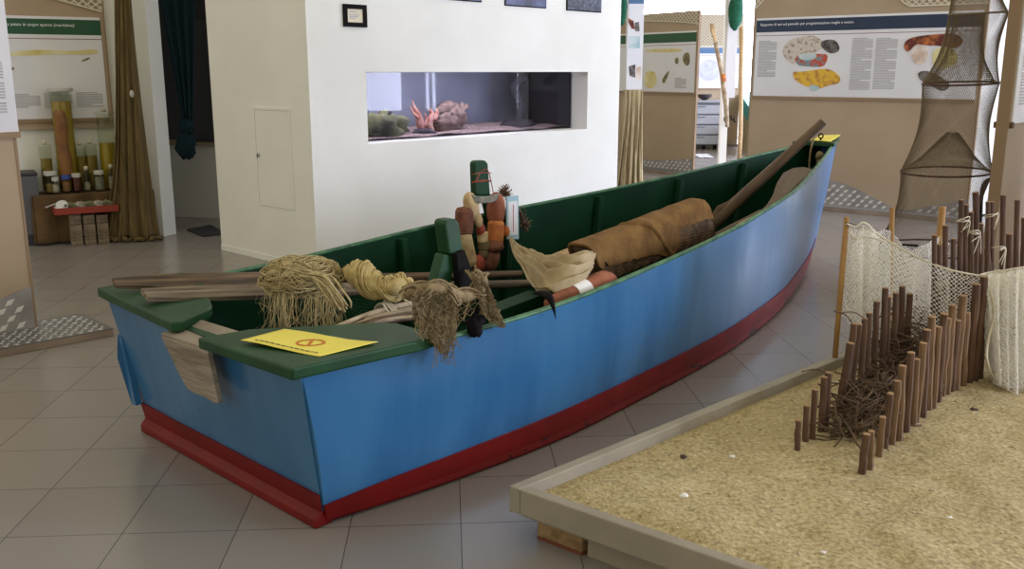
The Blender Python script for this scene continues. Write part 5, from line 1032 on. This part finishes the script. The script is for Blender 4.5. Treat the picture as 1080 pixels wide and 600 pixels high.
# white net on the poles
NA = pb
wn = thing('white_net', 'white fishing net strung from the yellow pole to the tall stakes', 'fishing net', sz(950, 370))
def wpts(l): return [gy(*p) for p in l]
def netp(top, bot, nu, nv, amp, fold, t, seed, par, nm='netting', jit=.002, mt='net_white'):
    r_ = random.Random(seed); A_, B_ = wpts(top), wpts(bot); ph = r_.random()*6
    def f(u, v): p = tabf(A_, u).lerp(tabf(B_, u), v); return p+Vector((r_.gauss(0, jit), amp*(math.sin(u*fold+ph+1.5*v)*(.3+v)), r_.gauss(0, jit)))
    return wire(dia(f, nu, nv).build(nm, mt, par, org=par.location, recalc=False), t)
Y0, Y1 = pb.y-.01, pb.y-.20
topA = [(891, 237, Y0), (905, 240, Y0), (930, 250, Y0+.02), (965, 270, Y0-.06), (1000, 284, Y1+.03), (1033, 291, Y1)]
botA = [(886, 332, Y0), (902, 345, Y0), (930, 352, Y0+.02), (965, 356, Y0-.06), (1000, 366, Y1+.03), (1031, 350, Y1)]
netp(topA, botA, 62, 36, .012, 14, .0040, 1, wn); netp([(x, y+1, z+.02) for x, y, z in topA[:5]], [(x, y-8, z+.04) for x, y, z in botA[:5]], 56, 34, .02, 22, .0032, 2, wn)
netp([(908, 236, Y0+.03), (920, 246, Y0+.1), (938, 243, pb2.y-.02), (958, 262, pb2.y), (975, 258, pb2.y+.02), (990, 250, pb3.y-.03), (1000, 248, pb3.y-.05)], [(905, 330, Y0+.03), (920, 335, Y0+.1), (938, 335, pb2.y-.02), (958, 335, pb2.y), (975, 335, pb2.y+.02), (990, 335, pb3.y-.03), (1000, 335, pb3.y-.05)], 84, 56, .02, 30, .0036, 3, wn)
netp([(897, 268, Y0-.02), (912, 236, Y0-.0), (925, 246, Y0)], [(903, 340, Y0-.02), (915, 345, Y0-.01), (940, 345, Y0)], 26, 44, .02, 12, .004, 4, wn)
m_ = MB(); m_.tube(path(wpts([(893, 236, Y0-.01), (903, 239, Y0-.01), (912, 235, Y0-.01)]+topA[2:]), 40), .005, 6); m_.tube(path(wpts([(x, y-.5, z) for x, y, z in topA]), 30), .003, 5); m_.tube(path(wpts([(895, 244, Y0-.01), (903, 252, Y0-.01), (912, 249, Y0-.01), (935, 255, Y0)]), 20), .004, 5); m_.build('head_rope', 'string', wn, org=wn.location, smooth=True)
m_ = MB(); m_.tube([gy(892, 235, Y0), gy(912, 242, Y0+.02)], .007, 6); m_.tube([gy(952, 258, pb2.y), gy(968, 259, pb2.y)], .007, 6); m_.build('dark_cord', 'black', wn, org=wn.location)
rn = thing('white_net', 'white net heaped in folds from the tall stakes down to the sand', 'fishing net', sz(1060, 408))
topB = [(1033, 290, Y1), (1045, 287, Y1+.02), (1060, 285, Y1), (1078, 282, Y1-.02), (1100, 280, Y1-.02), (1130, 278, Y1)]
for k, (bo, dd) in enumerate(((0, 0), (6, .03), (-6, -.03), (3, -.05))):
    netp([(x+k*2, y+k, z+dd) for x, y, z in topB], [(1040+k*2, 385+bo, Y1-.02+dd), (1052, 406+bo*.5, Y1-.1+dd), (1068, 411+bo*.3, Y1-.12+dd), (1085, 413, Y1-.12+dd), (1105, 413, Y1-.12+dd), (1130, 413, Y1-.12+dd)], 70, 80, .05, 16+3*k, .0034, 40+k, rn)
m_ = MB(); m_.tube(path(wpts(topB), 30), .005, 6); m_.tube(path(wpts([(1034, 292, Y1-.02), (1044, 305, Y1-.05), (1049, 330, Y1-.08), (1043, 355, Y1-.1), (1041, 380, Y1-.15), (1053, 404, Y1-.1), (1080, 412, Y1-.12), (1110, 413, Y1-.12)]), 40), .006, 6); m_.build('head_rope', 'string', rn, org=rn.location, smooth=True)
for (x, y, Yy, n_, lb) in ((1017, 232, pb.y+.3, 3, 'white string knotted round the third and fourth tall stakes'), (1028, 245, pb.y+.3, 3, 'white string tied low round the middle of the tall stakes'), (1047, 228, pb.y+.35, 2, 'white string tie beside the black metal stand'), (1055, 262, pb.y+.32, 3, 'pale cord wound down the stakes beside the beige panel')):
    m_ = MB(); r_ = random.Random(x)
    for k in range(n_): m_.tube(path([gy(x-7+r_.uniform(-3, 3), y+r_.uniform(-2, 2), Yy-.3), gy(x, y-2+k*2, Yy-.34), gy(x+6, y+r_.uniform(-4, 4), Yy-.3), gy(x+2+r_.uniform(-6, 6), y+14+r_.uniform(-6, 10), Yy-.31)], 14), .0022, 5)
    oneobj(m_, 'string_tie', lb, 'string', 'string', gy(x, y, Yy-.32))

# ================================================================== LIGHT AND CAMERA
sc = bpy.context.scene
wd_ = bpy.data.worlds.new('daylight'); sc.world = wd_; wd_.use_nodes = True
bg = wd_.node_tree.nodes['Background']; bg.inputs[0].default_value = srgb((236, 228, 208)); bg.inputs[1].default_value = .36
def area(nm, loc, tgt, sx, sy, pw, col):
    l = bpy.data.lights.new(nm, 'AREA'); l.shape = 'RECTANGLE'; l.size = sx; l.size_y = sy; l.energy = pw; l.color = col
    o = bpy.data.objects.new(nm, l); COL.objects.link(o); o.location = loc; o.rotation_euler = (Vector(tgt)-Vector(loc)).to_track_quat('-Z', 'Y').to_euler(); return o
cam = bpy.data.cameras.new('camera'); cam.sensor_width = 36; cam.lens = F/1080*36; cam.clip_end = 200
co = bpy.data.objects.new('camera', cam); COL.objects.link(co); co.location = (0, 0, H); co.rotation_euler = (PI/2-P, 0, 0); sc.camera = co
sc.view_settings.view_transform = 'Standard'; sc.view_settings.look = 'None'; sc.view_settings.gamma = 1; sc.view_settings.exposure = 1.36; sc.view_settings.use_curve_mapping = False
